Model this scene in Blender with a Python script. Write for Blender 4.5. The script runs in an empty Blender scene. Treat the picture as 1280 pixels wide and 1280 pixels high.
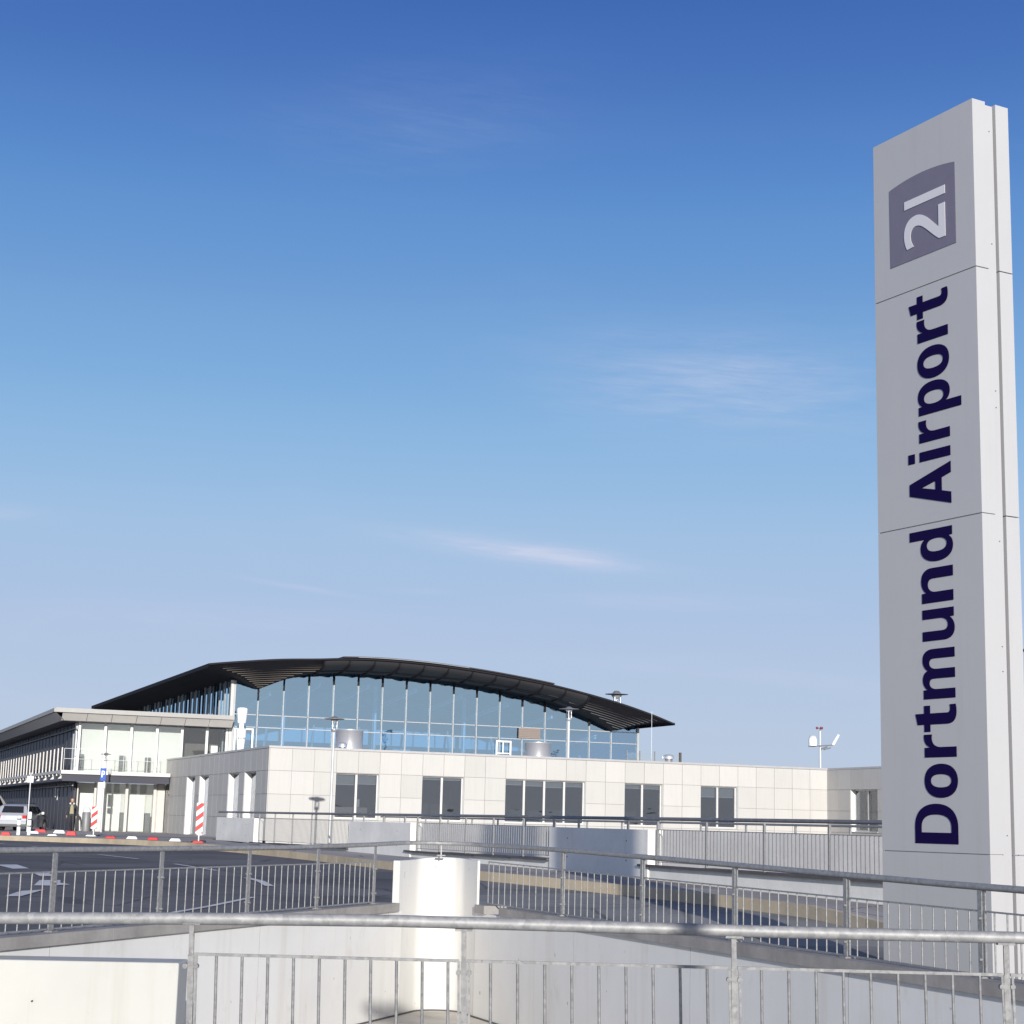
import bpy, bmesh, math, random
from mathutils import Vector, Matrix
random.seed(7)
R = math.radians
scene = bpy.context.scene
COL = scene.collection
EYE = 0.95

# ------------------------------------------------------------------ helpers
def frame(x, y, z=0.0, rz=0.0):
    return Matrix.Translation((x, y, z)) @ Matrix.Rotation(rz, 4, 'Z')
I4 = Matrix.Identity(4)
WORLD = {}                                   # object name -> world matrix

def tag(o, label=None, cat=None, group=None, kind=None):
    if label: o['label'] = label
    if cat: o['category'] = cat
    if group: o['group'] = group
    if kind: o['kind'] = kind
    return o

def thing(name, label, cat, M=I4, group=None):
    o = bpy.data.objects.new(name, None); COL.objects.link(o)
    o.empty_display_size = 0.2
    o.matrix_world = M; WORLD[o.name] = M.copy()
    return tag(o, label, cat, group)

def link(name, me, parent=None, M=None):
    o = bpy.data.objects.new(name, me); COL.objects.link(o)
    if parent is not None:
        o.parent = parent; WORLD[o.name] = WORLD[parent.name].copy()
    else:
        M = M or I4; o.matrix_world = M; WORLD[o.name] = M.copy()
    return o

class MB:
    """collects geometry in the frame F, builds one mesh object"""
    def __init__(s, F=I4): s.v = []; s.f = []; s.F = F; s.sm = []
    def add(s, vs, fs, smooth=False):
        n = len(s.v); s.v += [Vector(p) for p in vs]
        for f in fs: s.f.append([n+i for i in f]); s.sm.append(smooth)
        return s
    def box(s, x0, x1, y0, y1, z0, z1):
        if x0 > x1: x0, x1 = x1, x0
        if y0 > y1: y0, y1 = y1, y0
        if z0 > z1: z0, z1 = z1, z0
        return s.add([(x0,y0,z0),(x1,y0,z0),(x1,y1,z0),(x0,y1,z0),(x0,y0,z1),(x1,y0,z1),(x1,y1,z1),(x0,y1,z1)],
                     [(3,2,1,0),(4,5,6,7),(0,1,5,4),(1,2,6,5),(2,3,7,6),(3,0,4,7)])
    def bar(s, a, b, w, h, up=(0,0,1)):
        a = Vector(a); b = Vector(b); d = (b-a).normalized(); up = Vector(up)
        x = d.cross(up)
        if x.length < 1e-4: x = d.cross(Vector((1,0,0)))
        x.normalize(); y = x.cross(d).normalized()
        c = [(-w/2,-h/2),(w/2,-h/2),(w/2,h/2),(-w/2,h/2)]
        return s.add([a+x*p+y*q for p,q in c]+[b+x*p+y*q for p,q in c],
                     [(3,2,1,0),(4,5,6,7),(0,1,5,4),(1,2,6,5),(2,3,7,6),(3,0,4,7)])
    def tube(s, pts, r, n=10, caps=True):
        pts = [Vector(p) for p in pts]; rs = r if isinstance(r, (list, tuple)) else [r]*len(pts)
        rings = []; prev = None
        for i, p in enumerate(pts):
            if i == 0: d = pts[1]-p
            elif i == len(pts)-1: d = p-pts[i-1]
            else: d = (pts[i+1]-p).normalized()+(p-pts[i-1]).normalized()
            d.normalize()
            ref = Vector((0,0,1)) if abs(d.z) < .9 else Vector((1,0,0))
            x = d.cross(ref).normalized() if prev is None else (prev-d*prev.dot(d)).normalized()
            prev = x; y = d.cross(x)
            rings.append([p+(x*math.cos(2*math.pi*k/n)+y*math.sin(2*math.pi*k/n))*rs[i] for k in range(n)])
        vs = [q for rg in rings for q in rg]; fs = []
        for i in range(len(pts)-1):
            for k in range(n):
                fs.append((i*n+k, i*n+(k+1)%n, (i+1)*n+(k+1)%n, (i+1)*n+k))
        s.add(vs, fs, True)
        if caps:
            s.add(rings[0], [tuple(reversed(range(n)))]); s.add(rings[-1], [tuple(range(n))])
        return s
    def lathe(s, c, prof, n=20):
        c = Vector(c); vs = []; fs = []
        for r, z in prof:
            for k in range(n):
                a = 2*math.pi*k/n; vs.append(c+Vector((r*math.cos(a), r*math.sin(a), z)))
        for i in range(len(prof)-1):
            for k in range(n): fs.append((i*n+k, i*n+(k+1)%n, (i+1)*n+(k+1)%n, (i+1)*n+k))
        s.add(vs, fs, True)
        if prof[0][0] > 1e-4: s.add(vs[:n], [tuple(reversed(range(n)))])
        if prof[-1][0] > 1e-4: s.add(vs[-n:], [tuple(range(n))])
        return s
    def prism(s, poly, z0, z1):
        """poly: xy list counter-clockwise; z0,z1 numbers"""
        n = len(poly)
        vs = [(x,y,z0) for x,y in poly]+[(x,y,z1) for x,y in poly]
        fs = [tuple(reversed(range(n))), tuple(range(n, 2*n))]+[(i,(i+1)%n,n+(i+1)%n,n+i) for i in range(n)]
        return s.add(vs, fs)
    def loft(s, rows, closed=False, smooth=False):
        n = len(rows[0]); vs = [p for r in rows for p in r]; fs = []
        m = n if closed else n-1
        for i in range(len(rows)-1):
            for k in range(m): fs.append((i*n+k, i*n+(k+1)%n, (i+1)*n+(k+1)%n, (i+1)*n+k))
        return s.add(vs, fs, smooth)
    def build(s, name, m, parent=None, M=None, bevel=0):
        base = WORLD[parent.name] if parent is not None else (M or I4)
        T = base.inverted() @ s.F
        me = bpy.data.meshes.new(name)
        me.from_pydata([T @ p for p in s.v], [], s.f)
        for p, k in zip(me.polygons, s.sm): p.use_smooth = k
        me.materials.append(m); me.validate()
        bm = bmesh.new(); bm.from_mesh(me); bmesh.ops.recalc_face_normals(bm, faces=bm.faces[:]); bm.to_mesh(me); bm.free()
        o = link(name, me, parent, M)
        if bevel:
            b = o.modifiers.new('bevel', 'BEVEL'); b.width = bevel; b.segments = 2; b.limit_method = 'ANGLE'
        return o

def lerp(tab, x):
    if x <= tab[0][0]: return tab[0][1]
    for (a, p), (b, q) in zip(tab, tab[1:]):
        if x <= b: return p+(q-p)*(x-a)/(b-a)
    return tab[-1][1]

def smooth_tab(tab, x):
    """Catmull-Rom through a table"""
    n = len(tab)
    if x <= tab[0][0]: return tab[0][1]
    if x >= tab[-1][0]: return tab[-1][1]
    for i in range(n-1):
        if x <= tab[i+1][0]:
            x0, y0 = tab[i]; x1, y1 = tab[i+1]; h = x1-x0; t = (x-x0)/h
            m0 = (y1-tab[i-1][1])/(x1-tab[i-1][0]) if i > 0 else (y1-y0)/h
            m1 = (tab[i+2][1]-y0)/(tab[i+2][0]-x0) if i+2 < n else (y1-y0)/h
            return (2*t**3-3*t*t+1)*y0+(t**3-2*t*t+t)*h*m0+(-2*t**3+3*t*t)*y1+(t**3-t*t)*h*m1

# ------------------------------------------------------------------ materials
class NT:
    def __init__(s, name):
        s.m = bpy.data.materials.new(name); s.m.use_nodes = True
        s.t = s.m.node_tree; s.n = s.t.nodes; s.l = s.t.links
        s.b = s.n['Principled BSDF']; s.out = s.n['Material Output']
    def new(s, t, **k):
        o = s.n.new(t)
        for a, b in k.items(): setattr(o, a, b)
        return o
    def coords(s, scale=(1,1,1), kind='Object'):
        tc = s.new('ShaderNodeTexCoord'); mp = s.new('ShaderNodeMapping'); mp.inputs['Scale'].default_value = scale
        s.l.new(tc.outputs[kind], mp.inputs[0]); return mp.outputs[0]
    def noise(s, co, scale, detail=5, rough=.6):
        o = s.new('ShaderNodeTexNoise'); o.inputs['Scale'].default_value = scale
        o.inputs['Detail'].default_value = detail; o.inputs['Roughness'].default_value = rough
        s.l.new(co, o.inputs['Vector']); return o.outputs['Fac']
    def ramp(s, fac, stops):
        o = s.new('ShaderNodeValToRGB'); e = o.color_ramp.elements
        while len(e) < len(stops): e.new(.5)
        for i, (p, c) in enumerate(stops):
            e[i].position = p; e[i].color = (c[0], c[1], c[2], 1) if hasattr(c, '__len__') else (c, c, c, 1)
        s.l.new(fac, o.inputs[0]); return o.outputs[0]
    def mix(s, a, b, fac, mode='MIX'):
        o = s.new('ShaderNodeMix', data_type='RGBA', blend_type=mode)
        for key, v in ((6, a), (7, b)):
            if hasattr(v, 'is_output'): s.l.new(v, o.inputs[key])
            else: o.inputs[key].default_value = (v[0], v[1], v[2], 1)
        if hasattr(fac, 'is_output'): s.l.new(fac, o.inputs[0])
        else: o.inputs[0].default_value = fac
        return o.outputs[2]
    def bump(s, h, strength=.2, dist=.01):
        o = s.new('ShaderNodeBump'); o.inputs['Strength'].default_value = strength; o.inputs['Distance'].default_value = dist
        s.l.new(h, o.inputs['Height']); s.l.new(o.outputs[0], s.b.inputs['Normal'])
    def col(s, c):
        if hasattr(c, 'is_output'): s.l.new(c, s.b.inputs['Base Color'])
        else: s.b.inputs['Base Color'].default_value = (c[0], c[1], c[2], 1)
    def done(s, rough=.6, metal=0., spec=.5):
        s.b.inputs['Roughness'].default_value = rough; s.b.inputs['Metallic'].default_value = metal
        s.b.inputs['Specular IOR Level'].default_value = spec
        return s.m

def plain(name, c, rough=.6, metal=0., spec=.5, var=.12, scale=3.):
    k = NT(name); co = k.coords()
    f = k.noise(co, scale)
    k.col(k.mix([x*(1-var) for x in c], [min(1, x*(1+var)) for x in c], f))
    return k.done(rough, metal, spec)

def concrete(name, c, scale=1.2, stain=.25, rough=.85, spec=.2, streak=True):
    k = NT(name); co = k.coords()
    a = k.noise(co, scale, 6, .65); b = k.noise(co, scale*14, 4, .6)
    base = k.mix([x*(1-stain) for x in c], [min(1, x*(1+stain*.55)) for x in c], k.ramp(a, [(.3, 0.), (.7, 1.)]))
    base = k.mix(base, k.mix([.7]*3, [1.12]*3, b), .35, 'MULTIPLY')
    if streak:
        st = k.noise(k.coords((5., 5., .25)), 1.6, 4, .6)
        base = k.mix(base, [.74, .72, .68], k.ramp(st, [(.58, 0.), (.78, .35)]), 'MULTIPLY')
    k.col(base); k.bump(b, .15, .004)
    return k.done(rough, 0, spec)

def white_wall(name, c=(.655, .648, .628)):
    k = NT(name); co = k.coords()
    a = k.noise(co, .7, 5, .6); b = k.noise(co, 30, 3)
    base = k.mix([x*.93 for x in c], c, k.ramp(a, [(.35, 0.), (.6, 1.)]))
    st = k.noise(k.coords((3.5, 3.5, .18)), 1.5, 5, .65)
    base = k.mix(base, [.80, .76, .68], k.ramp(st, [(.54, 0.), (.78, .55)]), 'MULTIPLY')
    bl = k.noise(k.coords((1, 1, .6)), 2.6, 6, .7)
    base = k.mix(base, [.84, .82, .77], k.ramp(bl, [(.6, 0.), (.72, .6)]), 'MULTIPLY')
    sp = k.noise(co, 9, 2, .5)
    base = k.mix(base, [.35, .33, .30], k.ramp(sp, [(.735, 0.), (.76, .75)]))
    k.col(base); k.bump(b, .08, .003)
    return k.done(.7, 0, .3)

def galvanised(name, lo=.34, hi=.62, scale=26., rough=.45, metal=.45):
    k = NT(name); co = k.coords()
    v = k.new('ShaderNodeTexVoronoi'); v.inputs['Scale'].default_value = scale*1.5
    k.l.new(co, v.inputs['Vector'])
    a = k.noise(co, scale, 4, .65)
    h = k.mix(a, v.outputs['Color'], .3)
    c = k.ramp(h, [(.3, (lo, lo*1.0, lo*1.01)), (.52, (.5*(lo+hi), .5*(lo+hi), .5*(lo+hi))), (.72, (hi, hi*.995, hi*.97))])
    k.col(c); m = k.done(rough, metal, .5)
    return m

def asphalt(name, c=(.05, .049, .052), big=.25, ramp=False):
    k = NT(name); co = k.coords(kind='Object')
    a = k.noise(co, .22, 5, .6); b = k.noise(co, 45, 3, .7); d = k.noise(k.coords((.12, 1.2, 1)), .9, 4)
    base = k.mix([x*(1-big) for x in c], [x*(1+big) for x in c], k.ramp(a, [(.35, 0.), (.65, 1.)]))
    base = k.mix(base, k.mix([.55]*3, [1.5]*3, b), .6, 'MULTIPLY')
    base = k.mix(base, [1.25, 1.22, 1.18], k.ramp(d, [(.5, 0.), (.7, .5)]), 'MULTIPLY')
    if ramp:
        # older, greyer surfacing of the ramp road beside the parapet, with a wavering lay joint
        sp = k.new('ShaderNodeSeparateXYZ'); k.l.new(co, sp.inputs[0])
        ad = k.new('ShaderNodeMath', operation='ADD'); k.l.new(sp.outputs[0], ad.inputs[0])
        nn = k.noise(co, .5, 3); ml = k.new('ShaderNodeMath', operation='MULTIPLY'); k.l.new(nn, ml.inputs[0]); ml.inputs[1].default_value = .8; k.l.new(ml.outputs[0], ad.inputs[1])
        mr = k.new('ShaderNodeMapRange'); mr.inputs['From Min'].default_value = -1.6; mr.inputs['From Max'].default_value = -1.0; k.l.new(ad.outputs[0], mr.inputs['Value'])
        base = k.mix(base, [1.75, 1.82, 1.70], mr.outputs[0], 'MULTIPLY')
    pt = k.new('ShaderNodeTexVoronoi'); pt.inputs['Scale'].default_value = .16; k.l.new(co, pt.inputs['Vector'])
    pv = k.new('ShaderNodeSeparateColor'); k.l.new(pt.outputs['Color'], pv.inputs[0])
    base = k.mix(base, [.72, .72, .73], k.ramp(pv.outputs[0], [(.70, 0.), (.71, .8)]), 'MULTIPLY')
    ck = k.new('ShaderNodeTexVoronoi', feature='DISTANCE_TO_EDGE'); ck.inputs['Scale'].default_value = .33
    wv = k.noise(co, 1.5, 4); cv = k.mix(co, wv, .12); k.l.new(cv, ck.inputs['Vector'])
    base = k.mix(base, [.45, .45, .47], k.ramp(ck.outputs['Distance'], [(.006, .8), (.012, 0.)]), 'MULTIPLY')
    k.col(base); k.bump(b, .4, .006)
    return k.done(.85, 0, .25)

M_WHITE = white_wall('white_wall_paint')
M_CREAM = white_wall('cream_wall_paint', (.445, .445, .415))
M_COPE = concrete('coping_concrete', (.30, .285, .27), 2.5, .25)
M_PARA = concrete('parapet_concrete', (.78, .765, .72), 1.0, .12)
M_PARA2 = concrete('far_parapet_concrete', (.78, .75, .70), 1.0, .12)
M_LEDGE = concrete('ledge_dark', (.10, .095, .10), 2., .2)
M_GALV = galvanised('galvanised_pipe', .20, .33, 26., .55, .2)
M_GALVN = galvanised('galvanised_near_bar', .13, .25, 40., .6, .15)
M_PIER = white_wall('white_pier_paint', (.57, .563, .54))
M_GALVB = galvanised('galvanised_bar', .20, .33, 40., .5, .35)
M_GALVL = galvanised('weathered_far_bar', .42, .58, 20., .6, .1)
M_RAILD = galvanised('grey_blue_rail', .16, .24, 10., .5, .4)
M_ASPH = asphalt('asphalt', (.120, .112, .110), .25, True)
M_PAVE = asphalt('grey_paving', (.16, .15, .145), .15)
M_FOOT = asphalt('footpath_asphalt', (.32, .30, .28), .15)
M_STRIP = concrete('sandy_kerb_stone', (.50, .42, .30), .8, .25, streak=False)
M_MARK = concrete('road_paint', (.62, .62, .62), 3., .25, streak=False)
M_FLOOR = concrete('trench_floor_concrete', (.55, .52, .46), 1.2, .3, streak=False)
M_CLAD_JOINT = plain('cladding_joint', (.34, .335, .33), .9)
M_ALU = plain('aluminium_grey', (.56, .55, .53), .45, .2)
M_ALUW = plain('white_aluminium', (.70, .70, .68), .45, .1)
M_GUT = plain('gutter_sheet', (.31, .305, .29), .5, .1)
M_MULL = plain('hall_mullion', (.36, .37, .38), .5, .1)
M_CAP = plain('cap_sheet_grey', (.42, .41, .41), .4, .3)
M_ROOF = plain('dark_roof_sheet', (.020, .019, .023), .7, 0, .08)
M_ROOFG = plain('dark_grey_soffit_panel', (.040, .040, .044), .6, .1, .15)
M_SLAT = plain('bronze_slat', (.075, .060, .046), .5, .1)
M_FASC = plain('wing_fascia', (.50, .48, .45), .5, .1)
M_WPANEL = plain('white_panel', (.60, .615, .60), .6, 0, .3, .05)
M_DGREY = plain('dark_grey_box', (.12, .13, .14), .6)
M_DARKCL = plain('dark_blue_cladding', (.028, .028, .045), .5, 0, .4, .25, .8)
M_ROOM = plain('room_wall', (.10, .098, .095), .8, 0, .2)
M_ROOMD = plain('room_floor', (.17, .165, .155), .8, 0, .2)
M_BLIND = plain('grey_blind', (.52, .52, .50), .7, 0, .2)
M_WHITEOBJ = plain('white_enamel', (.80, .80, .78), .4)
M_STEEL = plain('brushed_steel', (.74, .74, .74), .36, .75, .5, .06, 8.)
M_POLE = plain('lamp_pole_grey', (.50, .51, .52), .45, .2)
M_LAMPD = plain('lamp_disc_grey', (.20, .20, .205), .5, .2)
M_RED = plain('traffic_red', (.50, .028, .03), .5)
M_SIGNW = plain('traffic_white', (.80, .80, .78), .5)
M_BLUE = plain('sign_blue', (.012, .07, .36), .5)
M_NAVY = plain('navy_letter', (.006, .002, .040), .6, 0, .08, .05)
M_PLAQ = plain('logo_grey', (.155, .145, .195), .5, 0, .3, .08, 6.)
M_DIGIT = plain('logo_digit_white', (.58, .57, .60), .5, 0, .3, .03)
M_BLACK = plain('black_rubber', (.018, .018, .018), .8)
M_GRASS = plain('weed_green', (.07, .10, .03), .8)

def mk_pylon():
    k = NT('pylon_silver_paint'); co = k.coords()
    a = k.noise(co, .9, 5, .6); st = k.noise(k.coords((6, 6, .3)), 1.5, 4, .6)
    base = k.mix((.385, .385, .395), (.43, .425, .42), a)
    base = k.mix(base, [.9, .89, .87], k.ramp(st, [(.55, 0.), (.8, .5)]), 'MULTIPLY')
    bk = k.noise(k.coords((1, 1, .7)), 1.3, 2, .4); k.bump(bk, .12, .03)
    k.col(base); return k.done(.38, .0, .5)
M_PYL = mk_pylon()

def mk_clad():
    """office cladding: every panel its own slight tint, fine vertical grain"""
    k = NT('office_cladding'); tc = k.new('ShaderNodeTexCoord')
    geo = k.new('ShaderNodeNewGeometry')
    rnd = geo.outputs['Random Per Island']
    gr = k.noise(k.coords((9, 9, .35)), 2.2, 3, .6); a = k.noise(k.coords(), 1.1, 4, .6)
    base = k.mix((.430, .418, .395), (.478, .464, .440), rnd)
    base = k.mix(base, k.mix([.93]*3, [1.05]*3, a), .7, 'MULTIPLY')
    base = k.mix(base, [.90, .90, .91], k.ramp(gr, [(.5, 0.), (.7, .5)]), 'MULTIPLY')
    k.col(base); k.bump(gr, .05, .01)
    return k.done(.6, 0, .35)
M_CLAD = mk_clad()

def glass(name, tint, refl=.18, rough=.02, gloss=(1, 1, 1), wave=0.):
    k = NT(name); k.n.remove(k.b)
    tr = k.new('ShaderNodeBsdfTransparent'); tr.inputs[0].default_value = (*tint, 1)
    gl = k.new('ShaderNodeBsdfGlossy'); gl.inputs['Color'].default_value = (*gloss, 1); gl.inputs['Roughness'].default_value = rough
    lw = k.new('ShaderNodeLayerWeight'); lw.inputs['Blend'].default_value = .25
    mr = k.new('ShaderNodeMapRange'); mr.inputs['To Min'].default_value = refl; mr.inputs['To Max'].default_value = .9
    mx = k.new('ShaderNodeMixShader')
    k.l.new(lw.outputs['Fresnel'], mr.inputs['Value']); k.l.new(mr.outputs[0], mx.inputs[0])
    if wave:
        f = k.noise(k.coords((1, 1, 1.8)), .9, 2, .5)
        bp = k.new('ShaderNodeBump'); bp.inputs['Strength'].default_value = wave; bp.inputs['Distance'].default_value = .05
        k.l.new(f, bp.inputs['Height']); k.l.new(bp.outputs[0], gl.inputs['Normal'])
    k.l.new(tr.outputs[0], mx.inputs[1]); k.l.new(gl.outputs[0], mx.inputs[2]); k.l.new(mx.outputs[0], k.out.inputs[0])
    return k.m
M_HALLGLASS = glass('blue_tinted_glass', (.37, .62, .88), .40, .03, (.60, .83, 1.0), .12)
M_CLEAR = glass('clear_glass', (.955, .965, .955), .05)
M_WINGLASS = glass('office_glass', (.60, .62, .64), .11, .02, (.85, .88, .95), .1)
M_CARGLASS = glass('dark_car_glass', (.10, .11, .12), .10)
M_CARPAINT = plain('silver_car_paint', (.52, .53, .55), .28, .55, .6, .02)
M_TAIL = plain('red_tail_light', (.42, .02, .02), .25)

# ------------------------------------------------------------------ ground
def gz(X, Y):
    s = -.366*X+.931*Y; u = .931*X+.366*Y-16.5
    z = lerp([(8, -.22), (22, -.2), (33, -.08), (60, .02), (400, .02)], s)
    if u < -4: z -= min(.08, .02*(-4-u))*min(1, max(0, (s-55)/20))
    if X > -1: z -= .38*min(1, (X+1)/3)*min(1, max(0, (23-s)/8))
    return z
def rz(X, Y): return gz(X, Y)-.18           # roadway, one kerb lower than the pavement
# left and right faces of the sunken way (plan lines): run from the far corner towards the viewer
CL = Vector((-.747, 21.40)); DL = Vector((-.3375, -.9413)); DR = Vector((.3706, -.9288))
def xl(Y): return CL.x+DL.x*(CL.y-Y)/(-DL.y) if Y < CL.y else CL.x
def xr(Y): return CL.x+DR.x*(CL.y-Y)/(-DR.y) if Y < CL.y else CL.x

g = MB()
rows = [-400, -150, -60, -30, -15, -5, 0, 4, 7]+[7+i*.9 for i in range(1, 16)]+[21.40]+[22.3+i for i in range(0, 80)]+[104, 108, 114, 122, 135, 155, 190, 260, 400, 800, 2000, 6000]
cols = [0, .7, 1.5, 2.5, 3.5, 4.5, 6, 7.5, 9, 10.5, 12, 14, 16, 18, 20, 22, 24, 27, 30, 36, 45, 60, 100, 200, 500, 1500, 6000]
def grow(Y, side):
    out = []
    for c in cols:
        off = .26 if Y < CL.y-.8 else 0.0
        X = (xl(Y)-off-c) if side < 0 else (xr(Y)+off+c)
        out.append(Vector((X, Y, rz(X, Y) if abs(Y) < 500 else -.16)))
    return out
for sd in (-1, 1):
    g.loft([grow(Y, sd) for Y in rows])
tag(g.build('ground', M_ASPH), kind='structure')

def resample(P, n):
    P = [Vector(p) for p in P]; L = [0]
    for a, b in zip(P, P[1:]): L.append(L[-1]+(b-a).length)
    out = []
    for i in range(n):
        t = L[-1]*i/(n-1)
        for j in range(len(P)-1):
            if t <= L[j+1]+1e-6:
                out.append(P[j].lerp(P[j+1], (t-L[j])/(L[j+1]-L[j]))); break
    return out
def spl(P, n):
    """smooth plan curve by y-ordered Catmull-Rom on chord parameter"""
    L = [0]
    for a, b in zip(P, P[1:]): L.append(L[-1]+math.hypot(b[0]-a[0], b[1]-a[1]))
    tx = [(l, p[0]) for l, p in zip(L, P)]; ty = [(l, p[1]) for l, p in zip(L, P)]
    return [Vector((smooth_tab(tx, L[-1]*i/(n-1)), smooth_tab(ty, L[-1]*i/(n-1)))) for i in range(n)]
STOP = spl([(8.5, 14), (6.6, 20), (5.5, 24.5), (4.4, 28), (2.3, 32.2), (-.4, 37), (-3.0, 43.2), (-5.9, 50), (-9.4, 57), (-13.4, 63.2), (-17.5, 67.3), (-23, 71), (-42, 82)], 90)
SBOT = spl([(7.4, 13), (5.6, 18.6), (4.6, 22), (3.6, 24.6), (2.0, 27.2), (-.4, 31.4), (-2.6, 36), (-5.0, 42.2), (-8.3, 49.8), (-11.7, 55), (-15.5, 58.8), (-21, 62), (-40, 71)], 90)
FPAR = spl([(8.6, 22.4), (7.6, 25.0), (6.4, 27.6), (4.9, 31.0), (2.6, 36.3), (.1, 42), (-3.1, 49.5), (-6.9, 58.3), (-11.0, 67.7), (-11.6, 69.5), (-10, 76), (-12, 92), (-30, 130)], 90)
b = MB(); rws = []
for p, q in zip(STOP, FPAR):
    rws.append([Vector((*p.lerp(q, k/12), gz(*p.lerp(q, k/12)))) for k in range(13)])
b.loft(rws); tag(b.build('pavement', M_FOOT), kind='structure')
# sandstone kerb: upright face towards the road, in separate stones
P_ = resample(STOP, 100); kb = MB()
for p, q in zip(P_, P_[1:]):
    d = (q-p).normalized(); n_ = Vector((-d.y, d.x))
    if n_.y > 0: n_ = -n_
    p2, q2 = p+d*.006, q-d*.006
    a0, a1 = Vector((*(p2+n_*.14), rz(*p)-.1)), Vector((*(q2+n_*.14), rz(*q)-.1))
    t0, t1 = Vector((*(p2+n_*.12), gz(*p)+.008)), Vector((*(q2+n_*.12), gz(*q)+.008))
    c0, c1 = Vector((*(p2-n_*.02), gz(*p)+.008)), Vector((*(q2-n_*.02), gz(*q)+.008))
    kb.add([a0, a1, t1, t0, c0, c1], [(0, 1, 2, 3), (3, 2, 5, 4), (0, 3, 4), (1, 5, 2)])
tag(kb.build('kerb', M_STRIP), kind='structure')

def onroad(p):
    """plan points surveyed on the pavement level, moved along their sight line to the road level"""
    p = Vector(p); q = p.copy()
    z0 = gz(*p)
    for _ in range(20): q = p*((EYE-rz(*q))/(EYE-z0))
    return q
def paint(name, poly, dz=.012):
    """flat road marking, ground-following"""
    b = MB(); c = [Vector((*onroad(p), rz(*onroad(p))+dz)) for p in poly]
    b.add(c, [tuple(range(len(c)))]); return tag(b.build(name, M_MARK), kind='structure')
def stripe(pts, w):
    b = MB(); L = []
    P = resample([onroad(q) for q in pts], 10)
    for i, p in enumerate(P):
        d = (P[min(i+1, 9)]-P[max(i-1, 0)]).normalized(); n_ = Vector((-d.y, d.x))*w/2
        L.append([Vector((*(p+n_), rz(*(p+n_))+.012)), Vector((*(p-n_), rz(*(p-n_))+.012))])
    b.loft(L); return tag(b.build('road_marking', M_MARK), kind='structure')
paint('road_arrow', [(-9.55, 33.0), (-9.25, 33.35), (-8.55, 31.65), (-8.75, 31.3)])
paint('road_arrow', [(-8.12, 30.2), (-7.9, 30.4), (-7.42, 29.05), (-7.6, 28.85)])
paint('road_arrow', [(-7.28, 27.6), (-7.0, 27.8), (-6.80, 27.0), (-6.55, 26.6), (-6.72, 26.1), (-6.95, 26.05)])
paint('road_arrow', [(-6.56, 23.2), (-6.72, 24.5), (-6.52, 25.05), (-6.38, 23.3)])
stripe([(-9.64, 41.7), (-8.14, 39.1)], .12)
stripe([(-6.8, 36.3), (-5.4, 33.1)], .12)
stripe([(-4.45, 30.5), (-4.05, 29.4), (-3.7, 27.9)], .16)
stripe([(-3.95, 20.2), (-3.72, 22.4), (-3.5, 24.7)], .10)
stripe([(-12.8, 47.6), (-11.9, 46.1)], .14)
stripe([(-15.4, 51.6), (-14.3, 50.1)], .14)
stripe([(-12.4, 37.5), (-11.4, 36)], .12)
# light edge line just behind the right coping
stripe([(-.1, 20.6), (1.35, 17.4), (2.5, 14.5), (3.3, 12.55)], .07)

# ------------------------------------------------------------------ sunken way, walls, coping
f = MB()
f.add([(-9, -2, -1.25), (9, -2, -1.25), (CL.x+.5, 22, -1.25), (CL.x-.5, 22, -1.25)], [(0, 1, 2, 3)])
tag(f.build('trench_floor', M_FLOOR), kind='structure')
f = MB(); f.box(-7, 7, -6, 7.6, -1.35, -.62)
tag(f.build('walkway', M_FLOOR), kind='structure')

TAN = 1.10; RAD = TAN*math.tan(math.atan2(abs(DL.x*DR.y-DL.y*DR.x), DL.dot(DR))/2)
def nrm_in(d, sgn):                        # unit normal pointing into the sunken way
    return Vector((-d.y, d.x))*sgn
NL = nrm_in(DL, 1); NR = nrm_in(DR, -1)
if NL.x < 0: NL = -NL
if NR.x > 0: NR = -NR
def wallslab(b, d, n, t0, t1, z0, z1, o0, o1):
    """slab along plan direction d from the corner, offset o0..o1 along inward normal"""
    P = [CL+d*t0+n*o0, CL+d*t1+n*o0, CL+d*t1+n*o1, CL+d*t0+n*o1]
    vs = [(p.x, p.y, z0) for p in P]+[(p.x, p.y, z1) for p in P]
    b.add(vs, [(3,2,1,0),(4,5,6,7),(0,1,5,4),(1,2,6,5),(2,3,7,6),(3,0,4,7)])
def wall_thing(name, label, d, n, t1):
    t = thing(name, label, 'wall', frame(*(CL+d*TAN), 0))
    b = MB(); wallslab(b, d, n, TAN+.002, t1, -1.3, -.081, -.20, -.04); b.build('wall', M_WHITE, t)
    return t
lw = wall_thing('retaining_wall', 'sunlit white retaining wall rising to the corner behind the near railing, left of the bright corner', DL, NL, 19.)
b = MB()
for i in range(9):
    a = 1.27+i*2.0; wallslab(b, DL, NL, a, a+1.994, -.08, .012, -.28, .0)
b.build('coping', M_COPE, lw)
rw = wall_thing('retaining_wall', 'shaded pale grey retaining wall running under the tall name pylon, right of the bright corner', DR, NR, 17.)
b = MB(); wallslab(b, DR, NR, 1.16, 1.46, -.08, .012, -.28, .0)
for i in range(8):
    a = 1.92+i*2.0; wallslab(b, DR, NR, a, a+1.994, -.08, .012, -.28, .0)
b.build('coping', M_COPE, rw)

# hairline joints between the wall sections
for par, d, n, ts in ((rw, DR, NR, (3.9, 6.4, 8.9, 11.4)), (lw, DL, NL, (4.6, 8.1))):
    for t in ts:
        b = MB(); wallslab(b, d, n, t, t+.006, -1.3, -.085, -.05, -.0388); b.build('wall_joint', M_CLAD_JOINT, par)
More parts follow.
